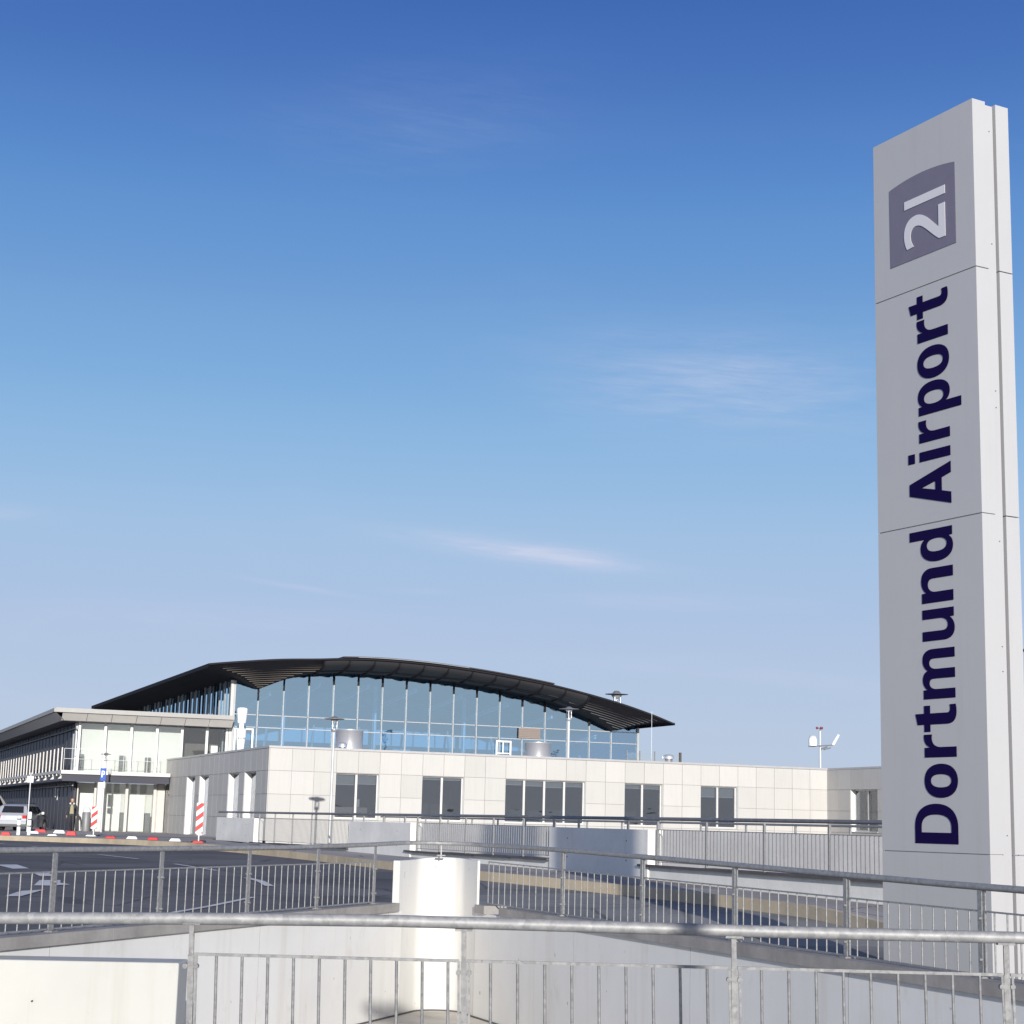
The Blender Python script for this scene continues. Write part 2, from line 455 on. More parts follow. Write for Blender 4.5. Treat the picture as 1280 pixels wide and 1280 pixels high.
# rounded corner parapet
cp = thing('corner_parapet', 'rounded white concrete corner pier with worn top edge, where the two retaining walls meet', 'wall', frame(CL.x, CL.y, 0))
C0 = CL+(DL+DR).normalized()*math.hypot(TAN, RAD)
HALF = math.atan2(abs(DL.x*DR.y-DL.y*DR.x), DL.dot(DR))/2
TF = .70; RF = TF*math.tan(HALF)               # the tight fillet of the pier itself
def arc_pts(rad, n=24, tf=TAN):
    C0 = CL+(DL+DR).normalized()*math.hypot(tf, tf*math.tan(HALF)); TAN = tf
    aL = math.atan2(*(reversed((CL+DL*TAN-C0)))); aR = math.atan2(*(reversed((CL+DR*TAN-C0))))
    aC = math.atan2(*(reversed((CL-C0))))
    aL = aC+((aL-aC+math.pi)%(2*math.pi)-math.pi); aR = aC+((aR-aC+math.pi)%(2*math.pi)-math.pi)
    pts = [C0+Vector((math.cos(aL+(aR-aL)*i/n), math.sin(aL+(aR-aL)*i/n)))*rad for i in range(n+1)]
    return pts
inn = arc_pts(RF+.045, 24, TF); outr = arc_pts(RF+.13, 24, TF)
inn = [CL+DL*(TAN+.09)-NL*.045, CL+DL*(TF+.02)-NL*.045]+inn+[CL+DR*(TF+.02)-NR*.045]+[CL+DR*(TAN+.01)-NR*.045]
outr = [CL+DL*(TAN+.09)-NL*.13, CL+DL*(TF+.02)-NL*.13]+outr+[CL+DR*(TF+.02)-NR*.13, CL+DR*(TAN+.01)-NR*.075]
b = MB(); rws = []
N_ = len(inn)
for i, (p, q) in enumerate(zip(inn, outr)):
    zt = .487+.022*i/(N_-1)+.025*math.sin(math.pi*i/(N_-1))
    rws.append([Vector((p.x, p.y, -1.3)), Vector((p.x, p.y, zt-.012)), Vector((*p.lerp(q, .06), zt)), Vector((*p.lerp(q, .94), zt)), Vector((q.x, q.y, zt-.012)), Vector((q.x, q.y, -1.3))])
n = len(rws[0])
for i in range(N_-1):
    for k in range(n-1):
        b.add([rws[i][k], rws[i][k+1], rws[i+1][k+1], rws[i+1][k]], [(0, 1, 2, 3)], k == 0 or k == 4)
b.add(rws[0], [tuple(range(n))]); b.add(rws[-1], [tuple(reversed(range(n)))])
o = b.build('parapet_body', M_PIER, cp)
bm = bmesh.new(); bm.from_mesh(o.data); bmesh.ops.remove_doubles(bm, verts=bm.verts[:], dist=1e-4); bmesh.ops.recalc_face_normals(bm, faces=bm.faces[:]); bm.to_mesh(o.data); bm.free()
o.data.set_sharp_from_angle(angle=R(28))
# skirting joint where the walls meet the floor
b = MB(); sk = arc_pts(RF+.035, 24, TF)
sk = [CL+DL*6-NL*.03]+[CL+DL*(TF+.1)-NL*.03]+sk+[CL+DR*(TF+.1)-NR*.03]+[CL+DR*6-NR*.03]
b.tube([(p.x, p.y, -1.247) for p in sk], .014, 6); b.build('base_joint', M_LEDGE, cp)

# foreground block, lower left
fb = thing('wall_block', 'smooth cream concrete block in the lower left corner in front of the white wall', 'wall', frame(-3., 13., -1.25))
b = MB(); b.add([(-3.85, 12.83, -1.25), (-2.325, 12.8, -1.25), (-2.325, 13.17, -1.25), (-3.85, 13.2, -1.25), (-3.85, 12.83, -.118), (-2.325, 12.8, -.107), (-2.325, 13.17, -.107), (-3.85, 13.2, -.118)],
                [(3,2,1,0),(4,5,6,7),(0,1,5,4),(1,2,6,5),(2,3,7,6),(3,0,4,7)])
b.build('block', M_CREAM, fb, bevel=.012)
b = MB(); b.tube([(-3.37, 12.80, -.40), (-3.37, 12.83, -.40)], .006, 8); b.build('fixing_hole', M_BLACK, fb)

# ------------------------------------------------------------------ railings
def vec(p, z): return Vector((p.x, p.y, z))
# 1) near railing (bars lean a touch, as in the photo)
nr = thing('railing', 'near galvanised railing with thick mottled top pipe across the bottom of the picture', 'railing', frame(0, 7.2, -.62), 'galvanised railings')
top = [(-4.2, 7.28, .475), (-3.0, 7.24, .500), (-2.05, 7.2, .515), (-1.26, 7.2, .533), (-.45, 7.2, .544), (.04, 7.2, .543), (1.09, 7.2, .539), (2.14, 7.2, .540), (4.4, 7.2, .540)]
b = MB(); b.tube(top, .0245, 20); b.build('top_rail', M_GALV, nr)
LEAN = -.028
px = [-1.264, -.153, .95, 2.062, 3.17]
def lp(x, z, y=7.2): return Vector((x-LEAN*(.52-z), y, z))
for i, x in enumerate(px):
    lean = (-.028, -.028, -.018, -.006, 0)[i]
    q = lambda z: Vector((x-lean*(.52-z)*1.0, 7.2, z))
    b = MB(); b.bar(q(-.62), q(.39), .025, .012, (0, 1, 0)); b.bar(q(.39), q(.508), .020, .012, (0, 1, 0))
    po = b.build('post', M_GALVN, nr)
    b = MB(); b.box(x-.035, x+.035, 7.185, 7.215, .510, .5185); b.build('saddle_plate', M_GALVN, po)
    b = MB()
    for s in (-1, 1): b.tube([q(.345)+Vector((s*.022, -.012, 0)), q(.345)+Vector((s*.022, .012, 0))], .0105, 12)
    b.tube([q(.345)+Vector((-.03, .0, 0)), q(.345)+Vector((.03, .0, 0))], .006, 8); b.build('clamp', M_GALVN, po)
for i in range(4):
    x0, x1 = px[i]+.016, px[i+1]-.016
    z = .392
    b = MB(); b.bar((x0, 7.2, z), (x1, 7.2, z), .010, .012); b.bar((x0, 7.2, -.48), (x1, 7.2, -.48), .010, .012)
    b.bar(lp(x0+.005, z), lp(x0+.005, -.48), .01, .006, (0, 1, 0)); b.bar(lp(x1-.005, z), lp(x1-.005, -.48), .01, .006, (0, 1, 0))
    pn = b.build('infill_frame', M_GALVN, nr)
    lean0 = (-.028, -.024, -.012, -.003)[i]
    for k in range(9 if i else 10):
        x = px[i]+(k+1.02)*((px[i+1]-px[i])/(10.0 if i else 10.6))
        if x > x1-.03: continue
        b = MB(); b.tube([(x, 7.2, z-.006), (x-lean0*.87, 7.2, -.475)], .0062, 8); b.build('baluster', M_GALVN, pn)

# 2) middle railing that follows both walls and bends round the corner pier
mr = thing('railing', 'middle galvanised railing bending round the white corner pier between road and sunken way', 'railing', frame(CL.x, CL.y-1, 0), 'galvanised railings')
OFF = -.13
def Lp(t, z): p = CL+DL*t+NL*OFF; return vec(p, z)
def Rp(t, z): p = CL+DR*t+NR*OFF; return vec(p, z)
zl = lambda t: .648+.03*max(0, 1-(t-1.2)/2.5)
zr = lambda t: lerp([(1.2, .690), (3.4, .685), (5.3, .668), (7.1, .640), (8.8, .625), (10.4, .604), (16, .58)], t)
pts = [Lp(t, zl(t)) for t in (17, 13, 9, 6, 4, 2.6, 1.9)]
ar = arc_pts(RAD+.09, 12)
pts += [vec(p, .688+.005*math.sin(math.pi*i/12)) for i, p in enumerate(ar)]
pts += [Rp(t, zr(t)) for t in (1.8, 2.6, 4, 6, 8, 10, 12, 16)]
b = MB(); b.tube(pts, .0242, 18); b.build('top_rail', M_GALV, mr)
b = MB(); c = ar[6]; b.bar(vec(c, .535), vec(c, .67), .045, .014, (1, 0, 0)); b.box(c.x-.05, c.x+.05, c.y-.04, c.y+.04, .548, .556); b.build('post', M_GALVB, mr)
# posts measured along each wall
tl = [1.72, 3.19, 4.72, 6.35, 7.98, 9.6, 11.2, 12.8, 14.4]
tr_ = [1.22, 3.39, 5.26, 7.03, 8.75, 10.39, 12.0, 13.6]
def posts(ts, P, zf, d, nposts):
    for t in ts:
        b = MB(); a = P(t, .015); c = P(t, zf(t)-.022); dd = Vector((d.x, d.y, 0)); nn = Vector((-d.y, d.x, 0))
        for s in (-1, 1):
            b.bar(a+dd*.014*s+nn*.004*s, c+dd*.014*s+nn*.004*s, .010, .045, dd)
        b.bar(a-Vector((0,0,.01)), a+Vector((0,0,.008)), .09, .09, dd)
        po = b.build('post', M_GALVB, mr)
        for z in (.13, .40):
            q = P(t, z); b = MB(); b.tube([q-nn*.03, q+nn*.03], .011, 8); b.build('clamp', M_GALVB, po)
posts(tl, Lp, zl, DL, 0); posts(tr_[1:], Rp, zr, DR, 0)
def bays(ts, P, d, n, z1f, z0):
    dd = Vector((d.x, d.y, 0))
    for t0, t1 in zip(ts, ts[1:]):
        a0, a1 = t0+.03, t1-.03
        b = MB(); b.bar(P(a0, z1f(a0)), P(a1, z1f(a1)), .010, .012); b.bar(P(a0, z0), P(a1, z0), .010, .012)
        b.bar(P(a0, z0), P(a0, z1f(a0)), .01, .012, dd); b.bar(P(a1, z0), P(a1, z1f(a1)), .01, .012, dd)
        pn = b.build('infill_frame', M_GALVB, mr)
        for k in range(1, n+1):
            t = t0+(t1-t0)*k/(n+1)
            b = MB(); b.tube([P(t, z0), P(t, z1f(t))], .0062, 6); b.build('baluster', M_GALVB, pn)
bays(tl[:7], Lp, DL, 10, lambda t: .476, .035)
bays(tr_[:7], Rp, DR, 11, lambda t: lerp([(1.3, .50), (5, .475), (10.4, .447), (14, .43)], t), .03)

# ------------------------------------------------------------------ far parapet pair along the ramp
PA = Vector((-11.12, 67.5)); PB = Vector((2.3, 36.5))
PD = (PB-PA).normalized(); PN = Vector((-PD.y, PD.x))     # PN points to the building side (right/back)
if PN.x < 0: PN = -PN
PF = Matrix(((PD.x, PN.x, 0, PA.x), (PD.y, PN.y, 0, PA.y), (0, 0, 1, 0), (0, 0, 0, 1)))   # local: x along, y away from road
LEN = 58.
def pz(t): p = PA+PD*t; return gz(p.x, p.y)
ledge = lambda t: lerp([(0, .02), (3, .03), (18, .12), (30, .19), (34, .20), (60, .20)], t)
# openings measured: block 0-3.2 | rail to 15.2 | block to 19.2 | rail to 31.8 | block to 36.0 | rail on
import itertools
def ray_t(px_, py_=1040.):
    """distance along the parapet line seen at photo column px_ (survey helper)"""
    F, TH, RO = 2143., .1794, .0256
    a, c = px_-640, py_-640; xx = a*math.cos(RO)+c*math.sin(RO); yy = -a*math.sin(RO)+c*math.cos(RO)
    rx, ry = xx/F, math.cos(TH)+yy/F*math.sin(TH)
    k = rx/ry
    return (k*PA.y-PA.x)/(PD.x-k*PD.y)
TB = [0.0, ray_t(317), ray_t(436), ray_t(513), ray_t(687), ray_t(810), LEN]
pw = thing('parapet_wall', 'pale concrete parapet wall with three solid blocks and barred openings beside the road', 'wall', PF)
for i in (0, 2, 4):
    b = MB(PF); b.box(TB[i], TB[i+1], 0, .34, -.5, .885); bk = b.build('concrete_block', M_PARA, pw, bevel=.01)
    for fx in (.2, .8):
        for z in (.25, .65):
            t = TB[i]+(TB[i+1]-TB[i])*fx; b = MB(PF); b.tube([(t, -.003, z), (t, .01, z)], .018, 8); b.build('tie_hole', M_LEDGE, bk)
b = MB(PF)
for i in (1, 3, 5):
    n = max(2, int((TB[i+1]-TB[i])/2.))
    for k in range(n):
        t0 = TB[i]+(TB[i+1]-TB[i])*k/n; t1 = TB[i]+(TB[i+1]-TB[i])*(k+1)/n
        b.box(t0+.003, t1-.003, .035, .30, -.5, ledge((t0+t1)/2)-.045)
b.build('upstand', M_PARA, pw)
b = MB(PF)
for i in (1, 3, 5):
    n = max(2, int((TB[i+1]-TB[i])/2.))
    for k in range(n):
        t0 = TB[i]+(TB[i+1]-TB[i])*k/n; t1 = TB[i]+(TB[i+1]-TB[i])*(k+1)/n
        if k == 0: t0 -= .35
        z = ledge((t0+t1)/2); b.box(t0+.003, t1-.003, -.06, .03 if k == 0 else .33, z-.045, z)
b.build('ledge', M_LEDGE, pw)

pr = thing('railing', 'dark grey-blue handrail with barred panels on top of the near parapet wall', 'railing', PF, 'galvanised railings')
b = MB(PF); b.tube([(-.35, .16, 1.09), (12, .16, 1.09), (24, .16, 1.10), (36, .16, 1.105), (LEN, .16, 1.12)], .036, 12); b.build('top_rail', M_RAILD, pr)
for i in range(6):
    n = max(1, round((TB[i+1]-TB[i])/(2.0)))
    solid = i in (0, 2, 4)
    for k in range(n+1 if not solid else n):
        t = TB[i]+(TB[i+1]-TB[i])*(k if not solid else k+.5)/n
        if not solid and k == 0: t += .12
        if not solid and k == n: t -= .12
        b = MB(PF); b.box(t-.022, t+.022, .14, .18, .885 if solid else ledge(t), 1.06); b.build('post', M_GALVB, pr)
    if solid: continue
    for k in range(n):
        t0 = TB[i]+(TB[i+1]-TB[i])*k/n+(.14 if k == 0 else .03); t1 = TB[i]+(TB[i+1]-TB[i])*(k+1)/n-(.14 if k == n-1 else .03)
        z0 = ledge((t0+t1)/2)+.05; b = MB(PF)
        b.box(t0, t1, .152, .168, .885, .90); b.box(t0, t1, .152, .168, z0, z0+.014)
        m = max(4, int((t1-t0)/.125))
        for q in range(m+1):
            t = t0+(t1-t0)*q/m; b.box(t-.009, t+.009, .1535, .1665, z0+.014, .885)
        b.build('infill_panel', M_GALVB, pr)
# far side of the ramp
OF = 3.1
pw2 = thing('parapet_wall', 'plain beige concrete wall across the ramp, seen through the bars in front of the building', 'wall', PF)
b = MB(PF)
for k in range(22):
    t0 = 10.+k*2.2; b.box(t0+.004, t0+2.196, OF, OF+.25, -.6, .872)
b.build('wall', M_PARA2, pw2)
pr2 = thing('railing', 'thin pale handrail on short posts on the wall across the ramp', 'railing', PF, 'galvanised railings')
b = MB(PF); b.tube([(10, OF+.1, 1.05), (58, OF+.1, 1.06)], .026, 10); b.build('top_rail', M_GALVB, pr2)
for k in range(25):
    t = 10.4+k*1.95; b = MB(PF); b.box(t-.015, t+.015, OF+.08, OF+.12, .872, 1.03); b.build('post', M_GALVB, pr2)

# ------------------------------------------------------------------ office building (low, clad in pale panels)
KX, KY, YB = -9.4045, 69.0, .3747
BF = frame(KX, KY, 0, YB)                    # local: x along the front, y back, z up
ob = thing('office_building', 'low pale panel-clad office building with five window openings in its sunlit front', 'building', BF)
U = 25.76; CW = .92; ZL = [-.15, .901, 1.847, 2.775, 3.66]
def mapbox(b, kind, a0, a1, d0, d1, z0, z1):
    if kind == 'front': b.box(a0, a1, d0, d1, z0, z1)
    elif kind == 'side': b.box(d0, d1, a0, a1, z0, z1)                   # faces -x
    elif kind == 'jog': b.box(U+d0, U+d1, -a1, -a0, z0, z1)             # faces -x, right-hand return
def facade(kind, edges, openings, part_wall, part_clad, zs=ZL):
    """openings: list of (i0,i1,z0) in edge indices, from z0 up to zs[3]"""
    g_ = .007
    for i in range(len(edges)-1):
        for j in range(len(zs)-1):
            hit = [o for o in openings if o[0] <= i < o[1]]
            if hit and j < 3:
                z0 = hit[0][2]
                if zs[j] >= z0-.01: continue
                z1 = min(zs[j+1], z0)
                mapbox(part_clad, kind, edges[i]+g_, edges[i+1]-g_, -.03, .0, zs[j]+g_, z1-g_)
                continue
            mapbox(part_clad, kind, edges[i]+g_, edges[i+1]-g_, -.03, .0, zs[j]+g_, zs[j+1]-g_)
    # wall core behind with real openings
    cur = edges[0]
    for i0, i1, z0 in sorted(openings):
        mapbox(part_wall, kind, cur, edges[i0], .004, .30, zs[0], zs[-1])
        mapbox(part_wall, kind, edges[i0], edges[i1], .004, .30, zs[3], zs[-1])
        if z0 > zs[0]+.05: mapbox(part_wall, kind, edges[i0], edges[i1], .004, .30, zs[0], z0)
        cur = edges[i1]
    mapbox(part_wall, kind, cur, edges[-1], .004, .30, zs[0], zs[-1])
wallp, clad = MB(BF), MB(BF)
fe = [CW*i for i in range(29)]; fo = [(3, 5, .955), (7, 9, .955), (11, 15, .955), (17, 19, .955), (21, 23, .955)]
facade('front', fe, fo, wallp, clad)
SW = 1.03
se = [.31]+[SW*i for i in range(1, 21)]+[20.85, 21.98]
facade('side', se, [(2, 4, .0), (5, 7, .0), (11, 13, .0), (14, 16, .0), (21, 22, .0)], wallp, clad)
je = [0, .95, 1.93, 3.0, 4.05, 5.0, 6.0, 7.0, 8.0]
facade('jog', je, [(2, 4, .955)], wallp, clad)
# corner strip of the side wall that meets the front panels
mapbox(clad, 'side', .0, .303, -.03, -.001, -.15, .895); 
for j in (1, 2, 3): mapbox(clad, 'side', .0, .303, -.03, -.001, ZL[j]+.007, ZL[j+1]-.007)
wallp.box(U+.3, U+16, -7.995, -7.75, -.15, 3.66)
for i in range(17):
    for j in range(4): clad.box(U+.01+i*.92, U+.917+i*.92, -8.035, -8.0, ZL[j]+.007, ZL[j+1]-.007)
wallp.build('wall', M_CLAD_JOINT, ob); clad.build('cladding', M_CLAD, ob)
b = MB(BF); b.box(.1, U+.3, .1, 21.9, 3.56, 3.655); b.box(U+.3, U+16, -7.9, 21.9, 3.56, 3.655); b.build('roof', M_CAP, ob)
b = MB(BF)
b.box(-.05, U+.0, -.055, .26, 3.664, 3.752); b.box(-.05, .26, .262, 21.95, 3.664, 3.75); b.box(U-.02, U+.30, -8.03, -.058, 3.664, 3.75); b.box(U+.302, U+16, -8.03, -7.73, 3.664, 3.75)
b.build('parapet_cap', M_CAP, ob)
b = MB(BF)
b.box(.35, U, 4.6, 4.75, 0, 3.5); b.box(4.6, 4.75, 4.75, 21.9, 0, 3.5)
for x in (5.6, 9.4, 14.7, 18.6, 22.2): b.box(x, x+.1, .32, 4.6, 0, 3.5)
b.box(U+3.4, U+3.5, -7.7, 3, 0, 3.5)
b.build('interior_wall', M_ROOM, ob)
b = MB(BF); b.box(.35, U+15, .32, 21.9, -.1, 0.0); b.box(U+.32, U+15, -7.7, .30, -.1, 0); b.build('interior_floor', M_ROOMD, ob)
b = MB(BF); b.box(.35, U+.28, .32, 21.9, 2.95, 3.0); b.build('ceiling', M_BLIND, ob)

def window(kind, a0, a1, z0, z1, n, blind=.35, dep=.17, curtain=False, parent=ob, F=BF, glassm=M_WINGLASS):
    fr = MB(F); w = .055
    mapbox(fr, kind, a0, a1, dep, dep+.07, z1-w, z1-.003); mapbox(fr, kind, a0, a1, dep, dep+.07, z0+.003, z0+w)
    for k in range(n+1):
        x = a0+(a1-a0)*k/n; ww = .045 if 0 < k < n else w
        l, r = x-ww, x+ww
        if k == 0: l, r = a0+.002, a0+w
        if k == n: l, r = a1-w, a1-.002
        mapbox(fr, kind, l, r, dep-.002, dep+.072, z0+w, z1-w)
    wnd = fr.build('window', M_ALU, parent)
    p = MB(F); mapbox(p, kind, a0+w, a1-w, dep+.03, dep+.036, z0+w, z1-w); p.build('pane', glassm, wnd)
    s = MB(F); mapbox(s, kind, a0-.01, a1+.01, -.07, dep, z0-.03, z0-.004); s.build('sill', M_ALU, wnd)
    rv = MB(F)
    mapbox(rv, kind, a0+.002, a0+.012, .01, dep, z0+.003, z1-.003); mapbox(rv, kind, a1-.012, a1-.002, .01, dep, z0+.003, z1-.003)
    mapbox(rv, kind, a0+.013, a1-.013, .01, dep, z1-.012, z1-.003); rv.build('reveal', M_ALUW, wnd)
    if blind:
        for k in range(n):
            x0 = a0+(a1-a0)*k/n+.06; x1 = a0+(a1-a0)*(k+1)/n-.06
            h = blind[k % len(blind)] if hasattr(blind, '__len__') else blind
            bl = MB(F); mapbox(bl, kind, x0, x1, dep+.13, dep+.15, z1-h, z1-w); bo = bl.build('blind', M_BLIND, wnd)
            bl = MB(F); mapbox(bl, kind, x0, x1, dep+.125, dep+.155, z1-h-.035, z1-h-.002); bl.build('blind_rail', M_WHITEOBJ, bo)
    if curtain:
        cu = MB(F); m = 18; A = a0+w+.02; B = a0+(a1-a0)*.78
        rows_ = [[], []]
        for q in range(m*2+1):
            aa = A+(B-A)*q/(m*2); dd = dep+.16+(.05 if q % 2 else 0)+random.uniform(-.012, .012)
            for r_, zz in ((0, z0+.12), (1, z1-.25)):
                rows_[r_].append((dd, aa, zz) if kind == 'side' else (aa, dd, zz))
        cu.loft(rows_); cu.build('curtain', M_WHITEOBJ, wnd)
    return wnd
window('front', fe[3], fe[5], .955, 2.775, 2, (.44, .40)); window('front', fe[7], fe[9], .955, 2.775, 2, (.12, .12))
window('front', fe[11], fe[15], .955, 2.775, 4, (.22, .24, .28, .22)); window('front', fe[17], fe[19], .955, 2.775, 2, (.2, .2)); window('front', fe[21], fe[23], .955, 2.775, 2, (.46, .46))
window('side', se[2], se[4], .0, 2.775, 1, 0, .24, True); window('side', se[5], se[7], .0, 2.775, 1, .3, .2)
window('side', se[11], se[13], .0, 2.775, 1, .3, .2); window('side', se[14], se[16], .0, 2.775, 1, 0, .24, True)
window('jog', je[2], je[4], .955, 2.775, 2, (.12, .12), .2)
# furniture glimpsed inside
b = MB(BF); b.box(2.9, 4.4, .9, 1.6, 0, 1.42); b.box(15.8, 17.2, 1.2, 2.0, 0, 1.3); b.box(10.4, 13.4, 1.4, 2.2, 0, 1.25); b.box(6.7, 8.0, 1.8, 2.4, 0, 1.2); b.build('cupboard', plain('beech_cupboard', (.42, .38, .30), .6), ob)
b = MB(BF); b.box(3.95, 4.05, .85, .88, 1.43, 1.75); b.build('paper_roll', M_WHITEOBJ, ob)
# lit door lobby at the far end of the side wall
b = MB(BF); b.box(.45, .55, 20.9, 21.95, 0, 2.7); b.build('lobby_wall', M_FASC, ob)
b = MB(BF); b.box(.10, .16, 20.9, 21.95, 1.95, 2.05); b.build('door_transom', M_ALU, ob)

# ------------------------------------------------------------------ terminal hall
HF = frame(KX+math.cos(YB)*3.3-math.sin(YB)*22, KY+math.sin(YB)*3.3+math.cos(YB)*22, 0, YB)
hl = thing('terminal_hall', 'glass-fronted terminal hall under a dark wave-shaped roof with louvred tips', 'building', HF)
WF = 22.0
GT = [(1.3, 8.35), (2.4, 8.25), (3.25, 8.06), (3.9, 7.80), (4.5, 7.55), (5.15, 7.85), (5.85, 8.14), (6.5, 8.36), (7.28, 8.52), (8.63, 8.63), (10, 8.66), (11.36, 8.66), (14.02, 8.56), (15.3, 8.52), (18.07, 8.25), (20.89, 7.80), (22.3, 7.42), (23.68, 6.92), (24.5, 6.58), (25.18, 6.24), (25.9, 6.52), (26.87, 6.74), (28, 6.72), (29.2, 6.70)]
RT = [(1.25, 8.55), (1.81, 8.63), (2.84, 8.76), (4.92, 8.99), (7.05, 9.13), (8.34, 9.23), (10.53, 9.29), (13.21, 9.21), (15.96, 9.0), (18.29, 8.74), (20.53, 8.43), (22.6, 8.05), (24.56, 7.62), (26.3, 7.15), (27.75, 6.68)]
W0 = 19.0
gt = lambda u: lerp(GT, u)
rt = lambda u: smooth_tab(RT, u)
NU = 150
us = [1.25+(27.75-1.25)*i/NU for i in range(NU+1)]
def Dp(u): return max(.03, rt(u)-min(gt(u), rt(u)-.03))
def endw(u): return W0+min(2.85, 3.0*Dp(u)/1.5)
b = MB(BF)
topF = [(u, W0, rt(u)) for u in us]; topB = [(u, 60, rt(u)) for u in us]
b.loft([topF, topB], smooth=True)
b.add([topB[0], topB[-1], (us[-1], 60, gt(us[-1])), (us[0], 60, gt(us[0]))], [(0, 1, 2, 3)])
b.loft([[(u, W0, rt(u)) for u in us], [(u, W0, rt(u)-.09) for u in us]], smooth=True)
b.loft([[(u, W0+.05, rt(u)-.09) for u in us], [(u, endw(u), gt(u)) for u in us]])
b.loft([[(u, endw(u), gt(u)) for u in us], [(u, 60, gt(u)) for u in us]])
b.loft([[(us[0], W0, rt(us[0])), (us[0], 60, rt(us[0]))], [(us[0], W0, gt(us[0])-.0), (us[0], 60, gt(us[0]))]])
b.loft([[(us[-1], W0, rt(us[-1])), (us[-1], 60, rt(us[-1]))], [(us[-1], W0, rt(us[-1])-.1), (us[-1], 60, rt(us[-1])-.1)]])
roof = b.build('roof', M_ROOF, hl)
# raised sheet over the middle, with step ends and a pale drip edge
b = MB(BF); uu = [8.3+(20.3-8.3)*i/60 for i in range(61)]
b.loft([[(u, W0-.12, rt(u)+.01) for u in uu], [(u, W0-.12, rt(u)+.075) for u in uu], [(u, 40, rt(u)+.075) for u in uu], [(u, 40, rt(u)+.012) for u in uu]], smooth=False)
for u in (uu[0], uu[-1]): b.add([(u, W0-.12, rt(u)+.01), (u, W0-.12, rt(u)+.075), (u, 40, rt(u)+.075), (u, 40, rt(u)+.01)], [(0, 1, 2, 3)])
b.build('roof_cap', M_ROOFG, roof)
b = MB(BF); b.tube([(u, W0-.14, rt(u)+.03) for u in uu[4:36]], .018, 6); b.build('drip_edge', M_CAP, roof)
# curved soffit panels of the middle span
b = MB(BF); um = [7.3+(22.4-7.3)*i/90 for i in range(91)]
rws = []
for k in range(7):
    a = k/6*math.pi/2
    rws.append([(u, W0+.06+(1-math.cos(a))*(endw(u)+.9-W0), (rt(u)-.13)*(1-math.sin(a))+(gt(u)-.012)*math.sin(a)) for u in um])
b.loft(rws, smooth=True); b.build('soffit', M_ROOFG, roof)
MU = [3.3, 4.58]+[4.58+1.373*k for k in range(1, 16)]+[26.87]
for u in MU[3:15]:
    b = MB(BF); pts_ = []
    for k in range(7):
        a = k/6*math.pi/2; pts_.append((u, W0+.03+(1-math.cos(a))*(endw(u)+.9-W0), (rt(u)-.16)*(1-math.sin(a))+(gt(u)-.05)*math.sin(a)))
    for p, q in zip(pts_, pts_[1:]): b.bar(p, q, .07, .10)
    b.build('rib', M_ROOF, roof)
# louvre slats of the two tips
def louvre(u0, u1, m, label):
    b = MB(BF); um_ = [u0+(u1-u0)*i/80 for i in range(81)]
    top_ = [u for u in um_ if Dp(u) > .16]
    b.tube([(u, W0+.06, rt(u)-.06) for u in top_], .03, 6); o = b.build('louvre_screen', m, hl); o['label'] = label
    d = .10
    while d < 1.5:
        run = [u for u in um_ if Dp(u) > d+.05]
        if len(run) > 1:
            P = [Vector((u, W0+.03+(endw(u)-W0)*d/Dp(u)-.05, rt(u)-d)) for u in run]
            b = MB(BF)
            for p, q in zip(P, P[1:]):
                if q.x-p.x < .3: b.bar(p, q, .07, .032)
            b.build('slat', m, o)
        d += .098
louvre(2.1, 8.6, M_SLAT, 'bronze slatted left tip of the roof'); louvre(20.4, 27.5, plain('grey_slat', (.10, .10, .105), .45, .3), 'grey slatted right tip of the roof')
# glass front
gl = MB(BF); rows3 = [3.6, 5.58, 6.23, None]
for i in range(len(MU)-1):
    u0, u1 = MU[i]+.02, MU[i+1]-.02
    for j in range(3):
        z0 = rows3[j]+.015
        if j < 2:
            z1a = z1b = rows3[j+1]-.015; seg = [(u0, z1a), (u1, z1b)]
        else:
            seg = [(u0+(u1-u0)*k/6, gt(u0+(u1-u0)*k/6)-.01) for k in range(7)]
        if min(z for _, z in seg) <= z0+.03: seg = [(a_, max(z, z0+.03)) for a_, z in seg]
        t1, t2 = random.uniform(-.012, .012), random.uniform(-.010, .010)
        pos = [(u0, z0)]+[(u1, z0)]+list(reversed(seg))
        gl.add([(a_, WF+(a_-u0)*t1+(z-z0)*t2, z) for a_, z in pos], [tuple(range(len(pos)))])
gl.build('glazing', M_HALLGLASS, hl)
for u in MU:
    b = MB(BF); zt = gt(u)-.06; w = .024 if u not in (MU[0], MU[-1]) else .06
    hd = .0 if u in (MU[0],) else min(.55, max(.0, zt-6.5))
    b.box(u-w, u+w, WF-.09, WF+.03, 3.6, zt-hd); mu = b.build('mullion', M_MULL, hl)
    if hd > .05:
        b = MB(BF); b.box(u-w-.012, u+w+.012, WF-.10, WF+.03, zt-hd, zt+.05); b.build('mullion_head', M_ROOF, mu)
for z, ua, ub in ((5.58, 3.3, 26.87), (6.23, 3.3, 26.1)):
    b = MB(BF)
    for u0, u1 in zip(MU, MU[1:]):
        b.box(u0+.065, u1-.065, WF-.055, WF+.02, z-.022, z+.022)
    b.build('transom', M_MULL, hl)
b = MB(BF); b.box(3.10, 3.235, WF-.12, WF+.1, 3.6, 8.0); b.build('corner_column', M_FASC, hl)
b = MB(BF)
for u in (3.42, 4.36): b.box(u-.05, u+.05, WF-.11, WF-.095, 3.6, 5.5)
b.box(3.47, 4.31, WF-.11, WF-.095, 5.42, 5.5); b.build('door_frame', M_ALUW, hl)
b = MB(BF)
for u in (18.15, 18.98): b.box(u-.05, u+.05, WF-.13, WF-.10, 3.6, 5.45)
